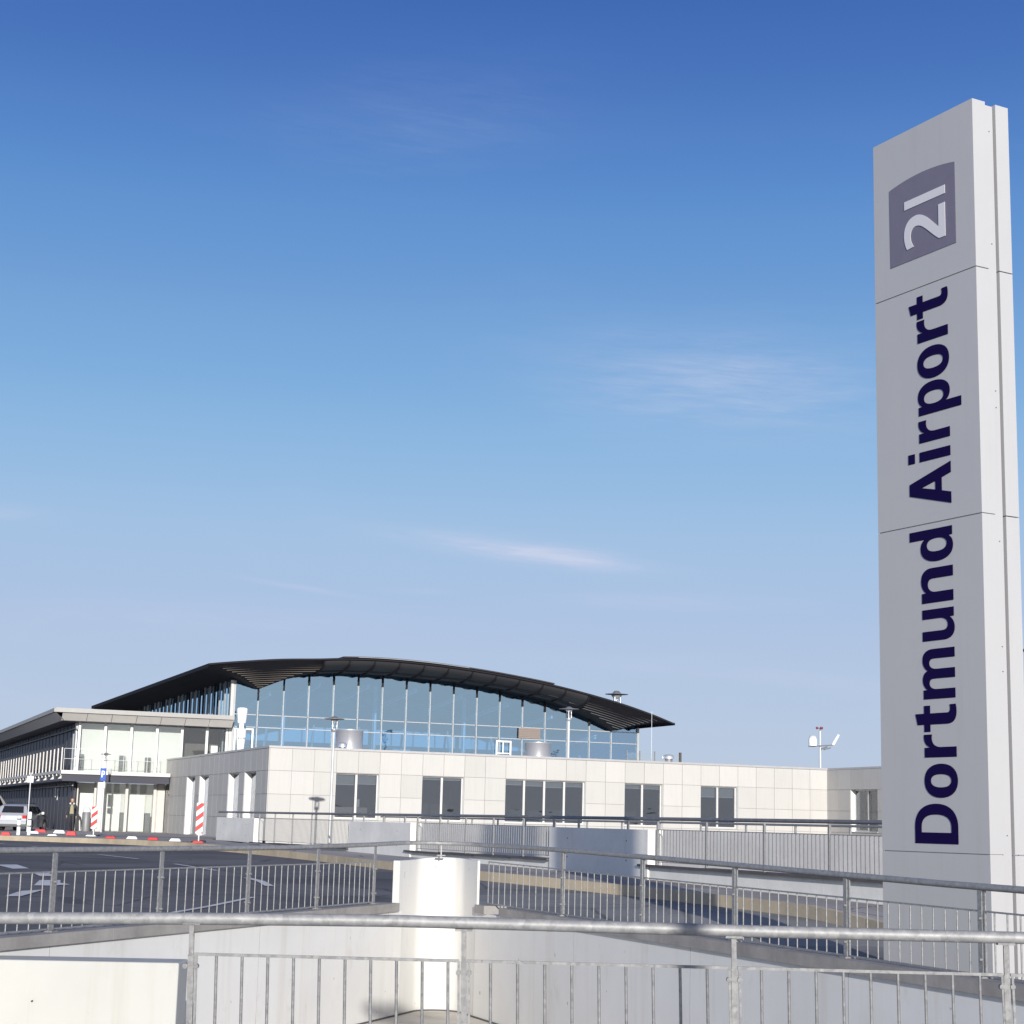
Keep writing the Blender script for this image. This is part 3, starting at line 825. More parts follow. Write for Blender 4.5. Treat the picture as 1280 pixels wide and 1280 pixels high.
b.box(18.2, 18.93, WF-.13, WF-.10, 5.36, 5.45); b.box(18.2, 18.93, WF-.13, WF-.10, 4.72, 4.78); b.box(18.5, 18.56, WF-.13, WF-.1, 4.78, 5.36); b.build('door_frame', M_ALUW, hl)
b = MB(BF)
for k in range(6): b.box(19.45, 20.75, WF-.14, WF-.10, 5.64+k*.095, 5.70+k*.095)
b.box(19.45, 20.75, WF-.098, WF-.092, 5.62, 6.2); b.build('grille', plain('brown_grille', (.22, .18, .16), .6), hl)
# left side wall with narrow clerestory bays
b = MB(BF); b.add([(3.3, WF+.1, 3.6), (3.3, 52, 3.6), (3.3, 52, gt(3.3)-.02), (3.3, WF+.1, gt(3.3)-.02)], [(0, 1, 2, 3)]); b.build('side_glazing', M_HALLGLASS, hl)
for k in range(22):
    w = WF+.55+k*1.32; b = MB(BF); b.box(3.17, 3.26, w-.03, w+.03, 3.6, gt(3.2)-.02); b.build('mullion', M_LAMPD if k % 3 else M_ROOF, hl)
# inside: floor, back wall, columns, gallery
b = MB(BF); b.box(3.4, 27.0, WF+.1, 50, 3.5, 3.6); b.build('interior_floor', plain('hall_floor', (.42, .44, .45), .5), hl)
b = MB(BF); b.box(3.4, 27.0, 36.0, 36.2, 3.6, 9.5); b.build('interior_wall', plain('hall_back_wall', (.34, .40, .46), .7), hl)
b = MB(BF); b.box(26.9, 27.0, WF+.05, 50, 3.6, 6.7); b.build('right_side_glazing', M_HALLGLASS, hl)
b = MB(BF); b.box(5, 26.5, 31, 35.9, 5.3, 5.55); b.box(5, 26.5, 30.95, 31, 5.3, 6.2); b.build('gallery', plain('gallery_front', (.5, .55, .58), .6), hl)
for u in (7.5, 12.9, 18.4, 23.6):
    b = MB(BF); b.tube([(u, 28, 3.6), (u, 28, gt(u)-.05)], .13, 12); b.build('column', M_WHITEOBJ, hl)
for k in range(8):
    u = 5.5+k*2.75; b = MB(BF); b.bar((u, 24.5, 3.7), (u+1.6, 30, 6.1), .10, .35); b.bar((u, 23.2, gt(u)-.5), (u+.6, 34, gt(u)-1.1), .12, .22); b.build('inner_beam', M_WHITEOBJ, hl)
for k in range(13):
    u = 4.6+k*1.73; b = MB(BF); b.box(u, u+random.uniform(.5, 1.1), 25.5, 26.2, 3.6, random.uniform(4.2, 4.9)); b.build('counter', M_WPANEL if k % 3 else M_DGREY, hl)
# supply-air column and benches seen through the glass
t = thing('air_column', 'white tapered air column standing before the glass at the left end of the hall', 'air duct', BF@frame(3.46, 20.6, 3.655))
b = MB(BF); c = (3.46, 20.6, 3.62)
b.lathe(c, [(.16, 0), (.19, .9), (.25, 1.4), (.25, 1.78)], 20); b.lathe(c, [(.20, 2.06), (.22, 2.12), (.28, 2.76), (.26, 2.84), (.12, 2.87)], 20); b.lathe(c, [(.13, 1.7), (.13, 2.1)], 16); b.build('duct', M_WHITEOBJ, t)
b = MB(BF)
for k in range(5): b.box(3.27+k*.08, 3.31+k*.08, 20.34, 20.37, 4.86, 4.95)
b.build('outlet_slot', M_DGREY, t)

# ------------------------------------------------------------------ terminal wing at the left
wg = thing('terminal_wing', 'two-storey terminal wing with flat overhanging roof, white glazed front and dark long side', 'building', BF@frame(-4.6, 22, 0))
b = MB(BF); b.box(-5.95, 3.08, 20.7, 90, 5.98, 6.06); b.build('roof', M_GUT, wg)
b = MB(BF); b.add([(-5.95, 20.7, 5.97), (3.08, 20.7, 5.97), (3.08, 20.7, 5.83), (-5.95, 20.7, 5.83)], [(0, 1, 2, 3)])
b.box(-5.95, 3.08, 20.62, 20.695, 5.84, 6.03); b.box(-6.03, -5.955, 20.62, 90, 5.84, 6.03); b.build('gutter_edge', M_GUT, wg)
b = MB(BF)
n = 7
for k in range(n):
    u0 = -5.6+(3.08+5.6)*k/n; u1 = -5.6+(3.08+5.6)*(k+1)/n
    b.add([(u0+.01, 20.74, 5.835), (u1-.01, 20.74, 5.835), (u1-.01, 21.15, 5.46), (u0+.01, 21.15, 5.46)], [(0, 1, 2, 3)])
for k in range(40):
    w0_ = 20.74+k*1.7; b.add([(-5.92, w0_+.01, 5.835), (-5.92, w0_+1.69, 5.835), (-5.5, w0_+1.69, 5.46), (-5.5, w0_+.01, 5.46)], [(0, 1, 2, 3)])
b.build('fascia', M_FASC, wg)
b = MB(BF); b.box(-5.45, 3.08, 21.2, 90, 5.44, 5.52); b.build('soffit', M_DARKCL, wg)
# upper front glazing
UM = [-4.55, -3.25, -1.93, -.62, .67, 1.97, 3.02]
for u in UM:
    b = MB(BF); b.box(u-.06, u+.06, 21.93, 22.05, 2.99, 5.44); b.build('mullion', M_ALUW, wg)
for i in range(6):
    b = MB(BF); b.box(UM[i]+.06, UM[i+1]-.06, 21.99, 22.0, 3.0, 5.44); o = b.build('glass_pane', M_CLEAR, wg)
b = MB(BF); b.box(-4.45, .72, 22.62, 22.7, 3.0, 5.44); b.build('white_partition', M_WPANEL, wg)
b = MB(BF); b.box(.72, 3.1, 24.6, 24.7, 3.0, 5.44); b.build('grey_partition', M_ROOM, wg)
for i, h in enumerate((.85, .85, .8, .3)):
    x = UM[i]+(.08 if i == 0 else .86 if i != 3 else .75); b = MB(BF); b.box(x, x+.26, 22.25, 22.5, 3.0, 3.0+h); b.build('heater_box', M_DGREY, wg)
b = MB(BF); b.box(2.35, 2.7, 22.6, 22.9, 3.0, 4.55); b.box(2.15, 2.95, 22.5, 23.0, 3.0, 3.95); b.build('machine', M_WHITEOBJ, wg)
b = MB(BF); b.box(-4.45, 3.1, 22.02, 27, 2.88, 2.985); b.box(-4.45, 3.1, 22.02, 27, 5.446, 5.5); b.build('floor_slab', M_FASC, wg)
# balcony
b = MB(BF); b.box(-5.5, -.08, 20.5, 21.92, 2.80, 2.98); b.box(-5.5, -4.62, 21.93, 88, 2.84, 2.98); bal = b.build('balcony', M_FASC, wg)
b = MB(BF); b.box(-5.42, -.10, 20.62, 21.9, 2.45, 2.795); b.box(-5.42, -4.64, 21.93, 88, 2.45, 2.835); b.build('balcony_beam', M_DARKCL, bal)
b = MB(BF)
for z in (3.55, 4.05): b.tube([(-5.4, 20.55, z), (-.7, 20.55, z)], .012, 6)
for k in range(9):
    u = -5.4+k*.588; b.tube([(u, 20.55, 2.98), (u, 20.55, 4.05)], .012, 6)
b.build('balcony_rail', M_ALUW, bal)
for k in range(34):
    w = 20.9+k*1.55; b = MB(BF)
    b.box(-5.50, -5.44, w-.03, w+.03, 2.72, 4.10); fin = b.build('fin', M_FASC, bal)
    if k % 2 == 0:
        b = MB(BF); b.add([(-5.44, w-.03, 2.72), (-5.44, w+.03, 2.72), (-4.9, w+.03, 2.62), (-4.9, w-.03, 2.62), (-5.6, w-.03, 2.55), (-5.6, w+.03, 2.55)], [(0, 1, 2, 3), (3, 2, 5, 4), (0, 3, 4), (1, 5, 2), (0, 4, 5, 1)]); b.build('bracket', M_FASC, fin)
b = MB(BF)
for z in (3.42, 3.9): b.box(-5.43, -5.40, 20.8, 74, z-.03, z+.03)
b.build('fin_rail', M_DARKCL, bal)
# dark long side, both storeys
b = MB(BF); b.box(-4.62, -4.5, 22.1, 88, 2.99, 5.43); b.box(-4.62, -4.5, 22.1, 88, -.2, 2.79); b.build('side_cladding', M_DARKCL, wg)
b = MB(BF)
for k in range(42):
    w = 22.9+k*1.55
    for z0, z1 in ((3.0, 5.4), (-.1, 2.44)):
        b = MB(BF); b.box(-4.645, -4.625, w-.02, w+.02, z0, z1); b.build('side_rib', M_DARKCL, wg)
b = MB(BF); b.tube([(-4.75, 21.6, 5.12), (-4.75, 88, 5.12)], .035, 8); b.tube([(-4.8, 21.2, 2.25), (-4.8, 88, 2.25)], .035, 8); b.build('pipe', M_RAILD, wg)
b = MB(BF); b.box(-4.70, -4.64, 22.06, 22.55, 3., 5.42); b.box(-4.66, -4.64, 23.2, 23.6, 3.0, 4.9); b.build('door_panel', M_WPANEL, wg)
for i, z in enumerate((1.55, 1.7)):
    b = MB(BF); b.box(-4.69, -4.665, 27.9+i*.9, 28.0+i*.9, z, z+.6); b.build('wall_light', M_WHITEOBJ, wg)
# lower front: white doors deep under the balcony
b = MB(BF); b.box(-4.4, .3, 23.1, 23.2, -.1, 2.44); lowp = b.build('white_partition', M_WPANEL, wg)
for u0, u1 in ((-2.95, -2.1), (-1.75, -.85)):
    b = MB(BF); b.box(u0, u1, 23.06, 23.095, .05, 1.88); d_ = b.build('door', M_WHITEOBJ, wg)
    b = MB(BF); b.box(u1-.14, u1-.06, 23.0, 23.055, .92, .97); b.build('handle', M_STEEL, d_)
    b = MB(BF); b.box(u0-.06, u0-.002, 23.04, 23.095, .05, 1.95); b.box(u1+.002, u1+.06, 23.04, 23.095, .05, 1.95); b.box(u0-.06, u1+.06, 23.04, 23.095, 1.952, 2.01); b.build('door_frame', M_ALU, d_)
for u in (-3.55, -1.98, -.55):
    b = MB(BF); b.box(u-.07, u+.07, 21.9, 22.04, -.15, 2.44); b.build('mullion', M_FASC, wg)
for u0, u1 in ((-3.48, -2.05), (-1.91, -.62)):
    b = MB(BF); b.box(u0, u1, 21.96, 21.97, 0, 2.44); b.build('glass_pane', M_CLEAR, wg)
for u in (-3.42, -2.2, -.95):
    b = MB(BF); b.box(u, u+.26, 22.15, 22.45, -.05, .98); b.build('heater_box', M_DGREY, wg)
b = MB(BF); b.box(-3.66, -3.38, 20.55, 20.85, -.2, 2.44); b.build('column', M_FASC, wg)
b = MB(BF); b.box(-4.45, .2, 22.02, 23.05, -.2, -.06); b.build('ground_floor_slab', M_PAVE, wg)
b = MB(BF); b.box(-.48, -.40, 22.1, 23.0, -.1, 2.44); b.box(-4.44, -4.38, 22.1, 23.0, -.1, 2.44); b.box(-.395, -.02, 22.05, 22.4, -.15, 2.97); b.build('return_wall', M_FASC, wg)

# ------------------------------------------------------------------ roof-top things
def vent(u, w, r, z1, label):
    t = thing('roof_vent', label, 'roof vent', BF@frame(u, w, 3.655), 'roof vents')
    b = MB(BF); b.lathe((u, w, 3.655), [(r, 0), (r, z1-3.655-.06), (r*1.03, z1-3.655-.05), (r*1.03, z1-3.655)], 32); b.build('drum', M_STEEL, t)
    b = MB(BF); b.lathe((u, w, 3.655), [(r*.94, z1-3.655+.001), (r*.6, z1-3.655+.02), (0, z1-3.655+.025)], 32); b.build('top_plate', M_CAP, t)
vent(5.02, 6, .60, 4.82, 'larger shiny steel drum vent on the flat roof beside the left roof lamp')
vent(15.7, 10, .63, 4.83, 'lower shiny steel drum vent on the flat roof below the roof louvre')
def small_vent(u, w, r, z1, label):
    t = thing('roof_vent', label, 'roof vent', BF@frame(u, w, 3.655), 'roof vents')
    b = MB(BF); b.lathe((u, w, 3.655), [(r*.7, 0), (r*.7, z1-3.655-.16)], 16); b.build('pipe', M_LAMPD, t)
    b = MB(BF); b.lathe((u, w, 3.655), [(r, z1-3.655-.20), (r, z1-3.655-.06), (r*.6, z1-3.655), (0, z1-3.655)], 16); b.build('cowl', M_STEEL, t)
small_vent(3.85, 3, .19, 4.12, 'small mushroom vent with pale cowl at the roof edge left of the steel drum')
small_vent(21.8, 8, .26, 4.42, 'squat dark vent with pale cowl standing alone on the right half of the flat roof')
gr_ = thing('glass_guard', 'low glass guard on short posts right of the hall on the flat roof', 'railing', BF@frame(20.2, 8, 3.655))
for u, w_ in ((19.55, .05), (20.25, .05), (21.05, .05), (22.45, .10)):
    b = MB(BF); b.box(u-w_/2, u+w_/2, 8, 8+w_, 3.655, 4.55); b.build('post', M_LAMPD if u < 22 else M_SLAT, gr_)
b = MB(BF); b.box(19.6, 22.4, 8.06, 8.07, 3.75, 4.45); b.build('glass_pane', M_CLEAR, gr_)
t = thing('antenna_rod', 'very thin white rod rising from the flat roof right of the louvred roof tip', 'antenna', BF@frame(21.35, 9, 3.655))
b = MB(BF); b.tube([(21.35, 9, 3.655), (21.35, 9, 6.55)], .008, 6); b.build('rod', M_WHITEOBJ, t)
b = MB(BF); b.box(21.28, 21.42, 8.93, 9.07, 3.655, 3.72); b.build('foot', M_CAP, t)

# weather mast
wm = thing('weather_mast', 'pale weather mast with crossarm, wind cups and vane on the roof of the office building', 'weather mast', BF@frame(28.5, 5, 3.655))
b = MB(BF); b.tube([(28.5, 5, 3.655), (28.5, 5, 5.74)], .055, 12); b.build('pole', M_POLE, wm)
b = MB(BF); b.bar((27.8, 4.9, 4.96), (29.2, 4.9, 5.08), .05, .06); b.bar((28.5, 4.93, 4.86), (28.85, 4.93, 4.98), .05, .07); b.build('crossarm', M_DGREY, wm)
b = MB(BF)
for k in range(3):
    a = 2*math.pi*k/3+.4; c = Vector((28.5+.14*math.cos(a), 5+.14*math.sin(a), 5.88))
    b.tube([(28.5, 5, 5.86), c], .012, 6); b.lathe(c, [(.0, -.07), (.06, -.03), (.065, .05), (.02, .06)], 10)
b.tube([(28.5, 5, 5.74), (28.5, 5, 5.88)], .02, 8); b.build('wind_cups', plain('dark_red_plastic', (.20, .03, .035), .5), wm)
b = MB(BF); b.lathe((28.02, 4.9, 5.0), [(.20, 0), (.21, .25), (.15, .5), (.13, .42)], 14); b.build('rain_gauge', M_WHITEOBJ, wm)
b = MB(BF); b.tube([(29.15, 4.9, 5.08), (29.2, 4.9, 5.16), (29.48, 4.9, 5.58)], [.05, .075, .06], 10); b.build('sun_sensor', M_WHITEOBJ, wm)
b = MB(BF); b.bar((28.62, 4.85, 4.84), (29.0, 4.85, 4.94), .06, .05); b.build('bracket', M_DGREY, wm)

# ------------------------------------------------------------------ lamps
def lamp(x, y, z0, zt, rd, rp, label, M=I4, rl=.115):
    t = thing('street_lamp', label, 'street lamp', M@frame(x, y, z0), 'lamps with round disc tops')
    b = MB(M); b.tube([(x, y, z0), (x, y, zt-.46*rl/.115)], [rp*1.1, rp], 12); b.build('pole', M_POLE, t)
    k = rl/.115
    b = MB(M); b.lathe((x, y, zt-.46*k), [(.06*k, 0), (.085*k, .02*k), (.09*k, .09*k)], 18); b.lathe((x, y, zt-.46*k), [(.075*k, .30*k), (.12*k, .36*k)], 18)
    for q in range(3):
        a = 2*math.pi*q/3; b.tube([(x+.085*k*math.cos(a), y+.085*k*math.sin(a), zt-.38*k), (x+.085*k*math.cos(a), y+.085*k*math.sin(a), zt-.12*k)], .01*k, 6)
    hd = b.build('lantern', M_STEEL, t)
    b = MB(M); b.lathe((x, y, zt-.46*k), [(.07*k, .095*k), (.08*k, .2*k), (.07*k, .295*k)], 16); b.build('glass', M_CLEAR, hd)
    b = MB(M); b.lathe((x, y, zt-.075*k), [(.10*k, -.01), (rd, -.012), (rd*1.0, .008), (rd*.5, .03), (.11*k, .045), (.05*k, .075*k), (0, .08*k)], 28); b.build('disc_shade', M_LAMPD, t)
    return t
lamp(-5.78, 57.9, -.3, 4.32, .335, .04, 'slim street lamp with flat disc top before the left part of the office facade', rl=.13)
lamp(16.45, 8, 3.655, 6.50, .47, .055, 'slim lamp with flat disc top standing on the flat roof before the hall glass', BF, rl=.17)
lamp(-19.38, 84.0, -.02, 3.80, .24, .043, 'small street lamp with disc top before the white glazed front, carrying a parking sign', rl=.10)
lamp(8.9, 140, 0, 11.75, .95, .12, 'tall mast lamp whose wide disc shows above the right slope of the hall roof', rl=.42)
lamp(9.28, 30, -.2, 4.24, .29, .04, 'street lamp at the right picture edge, only its disc tip showing beside the pylon')

lamp(2.42, -4., -.62, 4.1, .46, .06, 'unseen street lamp behind the viewer, added to cast the soft shadow on the white wall', rl=.2)  # out of view, added only for its shadow on the wall

# ------------------------------------------------------------------ name pylon
YP = .4903; PS = 11.6/14
PK = 17.5/11.6
PY = Matrix.Translation((0, 0, EYE*(1-PK))) @ Matrix.Scale(PK, 4) @ frame(3.904*PS, 11.6, 0, YP)
py = thing('name_pylon', 'tall silver-grey name pylon with navy lettering reading upwards and a grey logo plaque', 'sign', frame(3.904*PS*PK, 17.5, -.86, YP))
JZ = [-.25, .822, 3.134, 4.907, 6.168]; G = .004
W1 = 1.082
for j in range(4):
    z0, z1 = JZ[j]+(G if j else 0), JZ[j+1]-(G if j < 3 else 0)
    b = MB(PY); b.box(0, .122, 0, W1, z0, z1); b.build('front_panel', M_PYL, py)
    b = MB(PY); b.box(.222, .345, 0, W1, z0, z1); b.build('rear_panel', M_PYL, py)
b = MB(PY); b.box(.1225, .197, .006, W1-.006, -.25, 6.147); b.build('core', M_PYL, py)
b = MB(PY); b.box(.1975, .2215, .05, W1-.05, -.25, 6.14); b.box(.01, .1218, .012, W1-.012, .80, .84); b.box(.01, .1218, .012, W1-.012, 3.11, 3.16); b.box(.01, .1218, .012, W1-.012, 4.88, 4.93)
b.build('groove', M_PYL, py)
b = MB(PY)
for z in (.95, 2.05, 2.22, 2.95, 3.9, 4.02, 5.1, 5.95):
    b.tube([(.16, .002, z), (.16, .008, z)], .0045, 8)
b.build('bolt', M_DGREY, py)

# lettering: own outlines, cap height 1
def svg(d):
    tk = d.replace('M', ' M ').replace('L', ' L ').replace('C', ' C ').replace('Z', ' Z ').split()
    loops = []; cur = []; i = 0; mode = None
    while i < len(tk):
        if tk[i] in 'MLCZ':
            mode = tk[i]; i += 1
            if mode == 'Z': loops.append(cur); cur = []
            continue
        if mode in 'ML': cur.append((float(tk[i]), float(tk[i+1]))); i += 2; mode = 'L'
        else:
            p0 = cur[-1]; p1, p2, p3 = [(float(tk[i+2*k]), float(tk[i+2*k+1])) for k in range(3)]; i += 6
            for k in range(1, 13):
                t = k/12; s_ = 1-t
                cur.append(tuple(s_**3*p0[q]+3*s_*s_*t*p1[q]+3*s_*t*t*p2[q]+t**3*p3[q] for q in (0, 1)))
    return loops
GL = {
 'D': (.72, svg('M0 0 L.30 0 C.56 0 .72 .18 .72 .5 C.72 .82 .56 1 .30 1 L0 1 Z M.20 .15 L.30 .15 C.45 .15 .525 .27 .525 .5 C.525 .73 .45 .85 .30 .85 L.20 .85 Z')),
 'o': (.62, svg('M.31 -.015 C.50 -.015 .62 .13 .62 .37 C.62 .61 .50 .755 .31 .755 C.12 .755 0 .61 0 .37 C0 .13 .12 -.015 .31 -.015 Z M.31 .13 C.39 .13 .43 .22 .43 .37 C.43 .52 .39 .61 .31 .61 C.23 .61 .19 .52 .19 .37 C.19 .22 .23 .13 .31 .13 Z')),
 'r': (.42, svg('M0 0 L.185 0 L.185 .36 C.185 .50 .25 .575 .36 .575 C.38 .575 .40 .572 .42 .566 L.42 .75 C.40 .753 .385 .755 .37 .755 C.28 .755 .21 .70 .18 .61 L.178 .74 L0 .74 Z')),
 't': (.44, svg('M.12 .74 L0 .74 L0 .60 L.12 .60 L.12 .20 C.12 .06 .19 -.015 .32 -.015 C.37 -.015 .41 -.008 .44 .003 L.435 .135 C.41 .13 .39 .127 .365 .127 C.325 .127 .305 .155 .305 .205 L.305 .60 L.435 .60 L.435 .74 L.305 .74 L.305 .95 L.12 .90 Z')),
 'm': (.96, svg('M0 0 L.185 0 L.185 .42 C.185 .54 .23 .60 .30 .60 C.36 .60 .388 .56 .388 .47 L.388 0 L.573 0 L.573 .42 C.573 .54 .617 .60 .687 .60 C.747 .60 .775 .56 .775 .47 L.775 0 L.96 0 L.96 .50 C.96 .66 .89 .755 .75 .755 C.66 .755 .59 .715 .545 .64 C.515 .715 .455 .755 .365 .755 C.285 .755 .22 .715 .177 .645 L.174 .74 L0 .74 Z')),
 'n': (.61, svg('M0 0 L.185 0 L.185 .40 C.185 .53 .24 .60 .32 .60 C.39 .60 .425 .555 .425 .46 L.425 0 L.61 0 L.61 .50 C.61 .66 .53 .755 .39 .755 C.30 .755 .225 .715 .178 .64 L.174 .74 L0 .74 Z')),
 'd': (.64, svg('M.64 0 L.64 1.02 L.455 1.02 L.455 .655 C.42 .72 .35 .755 .27 .755 C.10 .755 0 .60 0 .37 C0 .13 .10 -.015 .275 -.015 C.36 -.015 .425 .02 .467 .09 L.47 0 Z M.32 .13 C.41 .13 .452 .23 .452 .37 C.452 .51 .41 .607 .325 .607 C.235 .607 .193 .52 .193 .37 C.193 .22 .235 .13 .32 .13 Z')),
 'A': (.78, svg('M0 0 L.21 0 L.27 .22 L.51 .22 L.57 0 L.78 0 L.50 1 L.28 1 Z M.31 .37 L.47 .37 L.392 .70 Z')),
 'i': (.185, svg('M0 0 L.185 0 L.185 .74 L0 .74 Z M0 .86 L.185 .86 L.185 1.02 L0 1.02 Z')),
 '2': (.62, svg('M0 0 L.62 0 L.62 .16 L.22 .16 C.30 .26 .40 .34 .48 .44 C.56 .54 .60 .62 .60 .72 C.60 .90 .48 1.015 .29 1.015 C.19 1.015 .09 .985 .02 .945 L.035 .775 C.10 .825 .17 .855 .25 .855 C.34 .855 .40 .80 .40 .71 C.40 .62 .34 .54 .24 .43 C.14 .32 .06 .24 0 .15 Z')),
 'I': (.2, svg('M0 0 L.2 0 L.2 1 L0 1 Z')),
 'P': (.62, svg('M0 0 L.2 0 L.2 .36 L.3 .36 C.5 .36 .62 .48 .62 .68 C.62 .88 .5 1 .3 1 L0 1 Z M.2 .52 L.29 .52 C.38 .52 .42 .58 .42 .68 C.42 .78 .38 .84 .29 .84 L.2 .84 Z')),
}
def rot180(gl_, h=.74): w, lps = gl_; return (w, [[(w-x, h-y) for x, y in L] for L in lps])
GL['u'] = rot180(GL['n']); GL['p'] = rot180(GL['d'])
def flat_loops(loops, ext=.0015):
    cu = bpy.data.curves.new('outline', 'CURVE'); cu.dimensions = '2D'; cu.fill_mode = 'BOTH'; cu.extrude = ext
    for L in loops:
        sp = cu.splines.new('POLY'); sp.points.add(len(L)-1)
        for q, (x, y) in zip(sp.points, L): q.co = (x, y, 0, 1)
        sp.use_cyclic_u = True
    ob_ = bpy.data.objects.new('outline', cu); COL.objects.link(ob_)
    dg = bpy.context.evaluated_depsgraph_get(); me = bpy.data.meshes.new_from_object(ob_.evaluated_get(dg))
    bpy.data.objects.remove(ob_); bpy.data.curves.remove(cu)
    vs = [v.co.copy() for v in me.vertices]; fs = [tuple(p.vertices) for p in me.polygons]; bpy.data.meshes.remove(me)
    return vs, fs
CAPH = .430; BASE = .295
TXT = [('D', .883, 1.156), ('o', 1.196, 1.43), ('r', 1.475, 1.634), ('t', 1.653, 1.838), ('m', 1.881, 2.232), ('u', 2.290, 2.513), ('n', 2.560, 2.808), ('d', 2.853, 3.088),
       ('A', 3.248, 3.551), ('i', 3.593, 3.664), ('r', 3.731, 3.893), ('p', 3.934, 4.172), ('o', 4.194, 4.434), ('r', 4.481, 4.648), ('t', 4.663, 4.838)]
for wi, word in enumerate((TXT[:8], TXT[8:])):
    b = MB(PY)
    for ch, z0, z1 in word:
        w, lps = GL[ch]; sx = (z1-z0)/w
        vs, fs = flat_loops([[(x*sx, y*CAPH) for x, y in L] for L in lps])
        b.add([(-.0032-v.z, BASE+v.y, z0+v.x) for v in vs], fs)
    b.build('lettering', M_NAVY, py)
L = [(5.137, .895), (5.137, .190)]                       # (z, a) of the plaque outline
L += [(5.135, .895)][:0]
arc_ = []
for k in range(13):
    t = k/12; a = .189+(.899-.189)*t; arc_.append((5.750+.036*(1-(2*t-1)**2), a))
vs, fs = flat_loops([L+arc_])
b = MB(PY); b.add([(-.0028-v.z, v.y, v.x) for v in vs], fs); pq = b.build('logo_plaque', M_PLAQ, py)
b = MB(PY)
vs, fs = flat_loops([[(x*.258/.62, y*.435) for x, y in Lp_] for Lp_ in GL['2'][1]]); b.add([(-.0075-v.z, .294+v.y, 5.218+v.x) for v in vs], fs)
vs, fs = flat_loops([[(x*.065/.2, y*.438) for x, y in Lp_] for Lp_ in GL['I'][1]]); b.add([(-.0075-v.z, .291+v.y, 5.542+v.x) for v in vs], fs)
b.build('logo_digits', M_DIGIT, pq)

# ------------------------------------------------------------------ signs, beacons, kerb stones, bollards
def g0(x, y): return gz(x, y)+.002
# parking sign on the small lamp
ps = thing('parking_sign', 'blue parking sign with white letter P on the small lamp before the white glazed front', 'sign', frame(-19.43, 83.9, 2.4))
b = MB(); b.box(-19.57, -19.30, 83.90, 83.93, 2.45, 3.06); b.build('plate', M_BLUE, ps)
vs, fs = flat_loops([[(x*.26, y*.32) for x, y in Lp_] for Lp_ in GL['P'][1]]); b = MB(); b.add([(-19.51+v.x, 83.897-v.z, 2.62+v.y) for v in vs], fs); b.build('letter', M_SIGNW, ps)
b = MB(); b.box(-19.57, -19.30, 83.90, 83.93, 2.10, 2.38); b.build('supplementary_plate', M_ALU, ps)
ss = thing('traffic_sign', 'small white square sign on a thin pole behind the silver car', 'sign', frame(-22.75, 83.3, gz(-22.75, 83.3)))
b = MB(); b.tube([(-22.75, 83.3, -.06), (-22.75, 83.3, 2.75)], .03, 8); b.build('pole', M_POLE, ss)
b = MB(); b.box(-22.90, -22.60, 83.25, 83.27, 2.28, 2.58); b.build('plate', M_ALUW, ss)

def beacon(x, y, h, label, w=.22, rz=0):
    z = g0(x, y); F = frame(x, y, z, rz)
    t = thing('warning_beacon', label, 'warning beacon', F, 'red and white warning beacons')
    b = MB(F); b.box(-w/2, w/2, -.02, .02, .30, h); bd = b.build('board', M_SIGNW, t)
    b = MB(F); st = .175; H = h-.30; sl = .8*w
    k = -1
    while k*2*st < H+sl:
        z0 = .30+k*2*st+.05; P = [(-w/2, z0), (w/2, z0+sl), (w/2, z0+sl+st), (-w/2, z0+st)]
        # clip against the board
        def clip(P, lo, hi):
            for zc, sgn in ((lo, 1), (hi, -1)):
                out = []
                for a_, c_ in zip(P, P[1:]+P[:1]):
                    ia, ic = sgn*(a_[1]-zc) >= 0, sgn*(c_[1]-zc) >= 0
                    if ia: out.append(a_)
                    if ia != ic:
                        tt = (zc-a_[1])/(c_[1]-a_[1]); out.append((a_[0]+(c_[0]-a_[0])*tt, zc))
                P = out
                if not P: return P
            return P
        Q = clip(P, .302, h-.002)
        if len(Q) > 2: b.add([(p_[0], -.0235, p_[1]) for p_ in Q], [tuple(range(len(Q)))])
        k += 1
    b.build('red_stripes', M_RED, bd)
    b = MB(F); b.tube([(0, 0, 0), (0, 0, .30)], .025, 8); b.build('post', M_ALUW, t)
    b = MB(F); b.prism([(-.24, -.12), (.24, -.12), (.24, .12), (-.24, .12)], 0, .05); b.build('foot', M_BLACK, t)
beacon(-16.93, 72.06, 1.20, 'red and white striped warning beacon on a white block before the white doors', .24)
beacon(-10.52, 60.26, 1.34, 'red and white striped warning beacon standing on a red block before the grey side wall', .24)

def kerb_block(x, y, red, label, L_=.42, h=.11, rz=-.6):
    F = frame(x, y, g0(x, y)+.004, rz)
    t = thing('kerb_block', label, 'kerb block', F, 'red and white kerb blocks')
    b = MB(F); w = .16
    vs = [(-L_/2, -w/2, 0), (L_/2, -w/2, 0), (L_/2, w/2, 0), (-L_/2, w/2, 0), (-L_/2*.68, -w/2*.7, h), (L_/2*.68, -w/2*.7, h), (L_/2*.68, w/2*.7, h), (-L_/2*.68, w/2*.7, h)]
    b.add(vs, [(3,2,1,0),(4,5,6,7),(0,1,5,4),(1,2,6,5),(2,3,7,6),(3,0,4,7)]); b.build('block', M_RED if red else M_SIGNW, t, bevel=.015)
    b = MB(F)
    for s in (-1, 1): b.lathe((s*L_*.2, 0, h), [(.018, -.004), (.018, .006), (0, .008)], 8)
    b.build('bolt', M_DGREY, t)
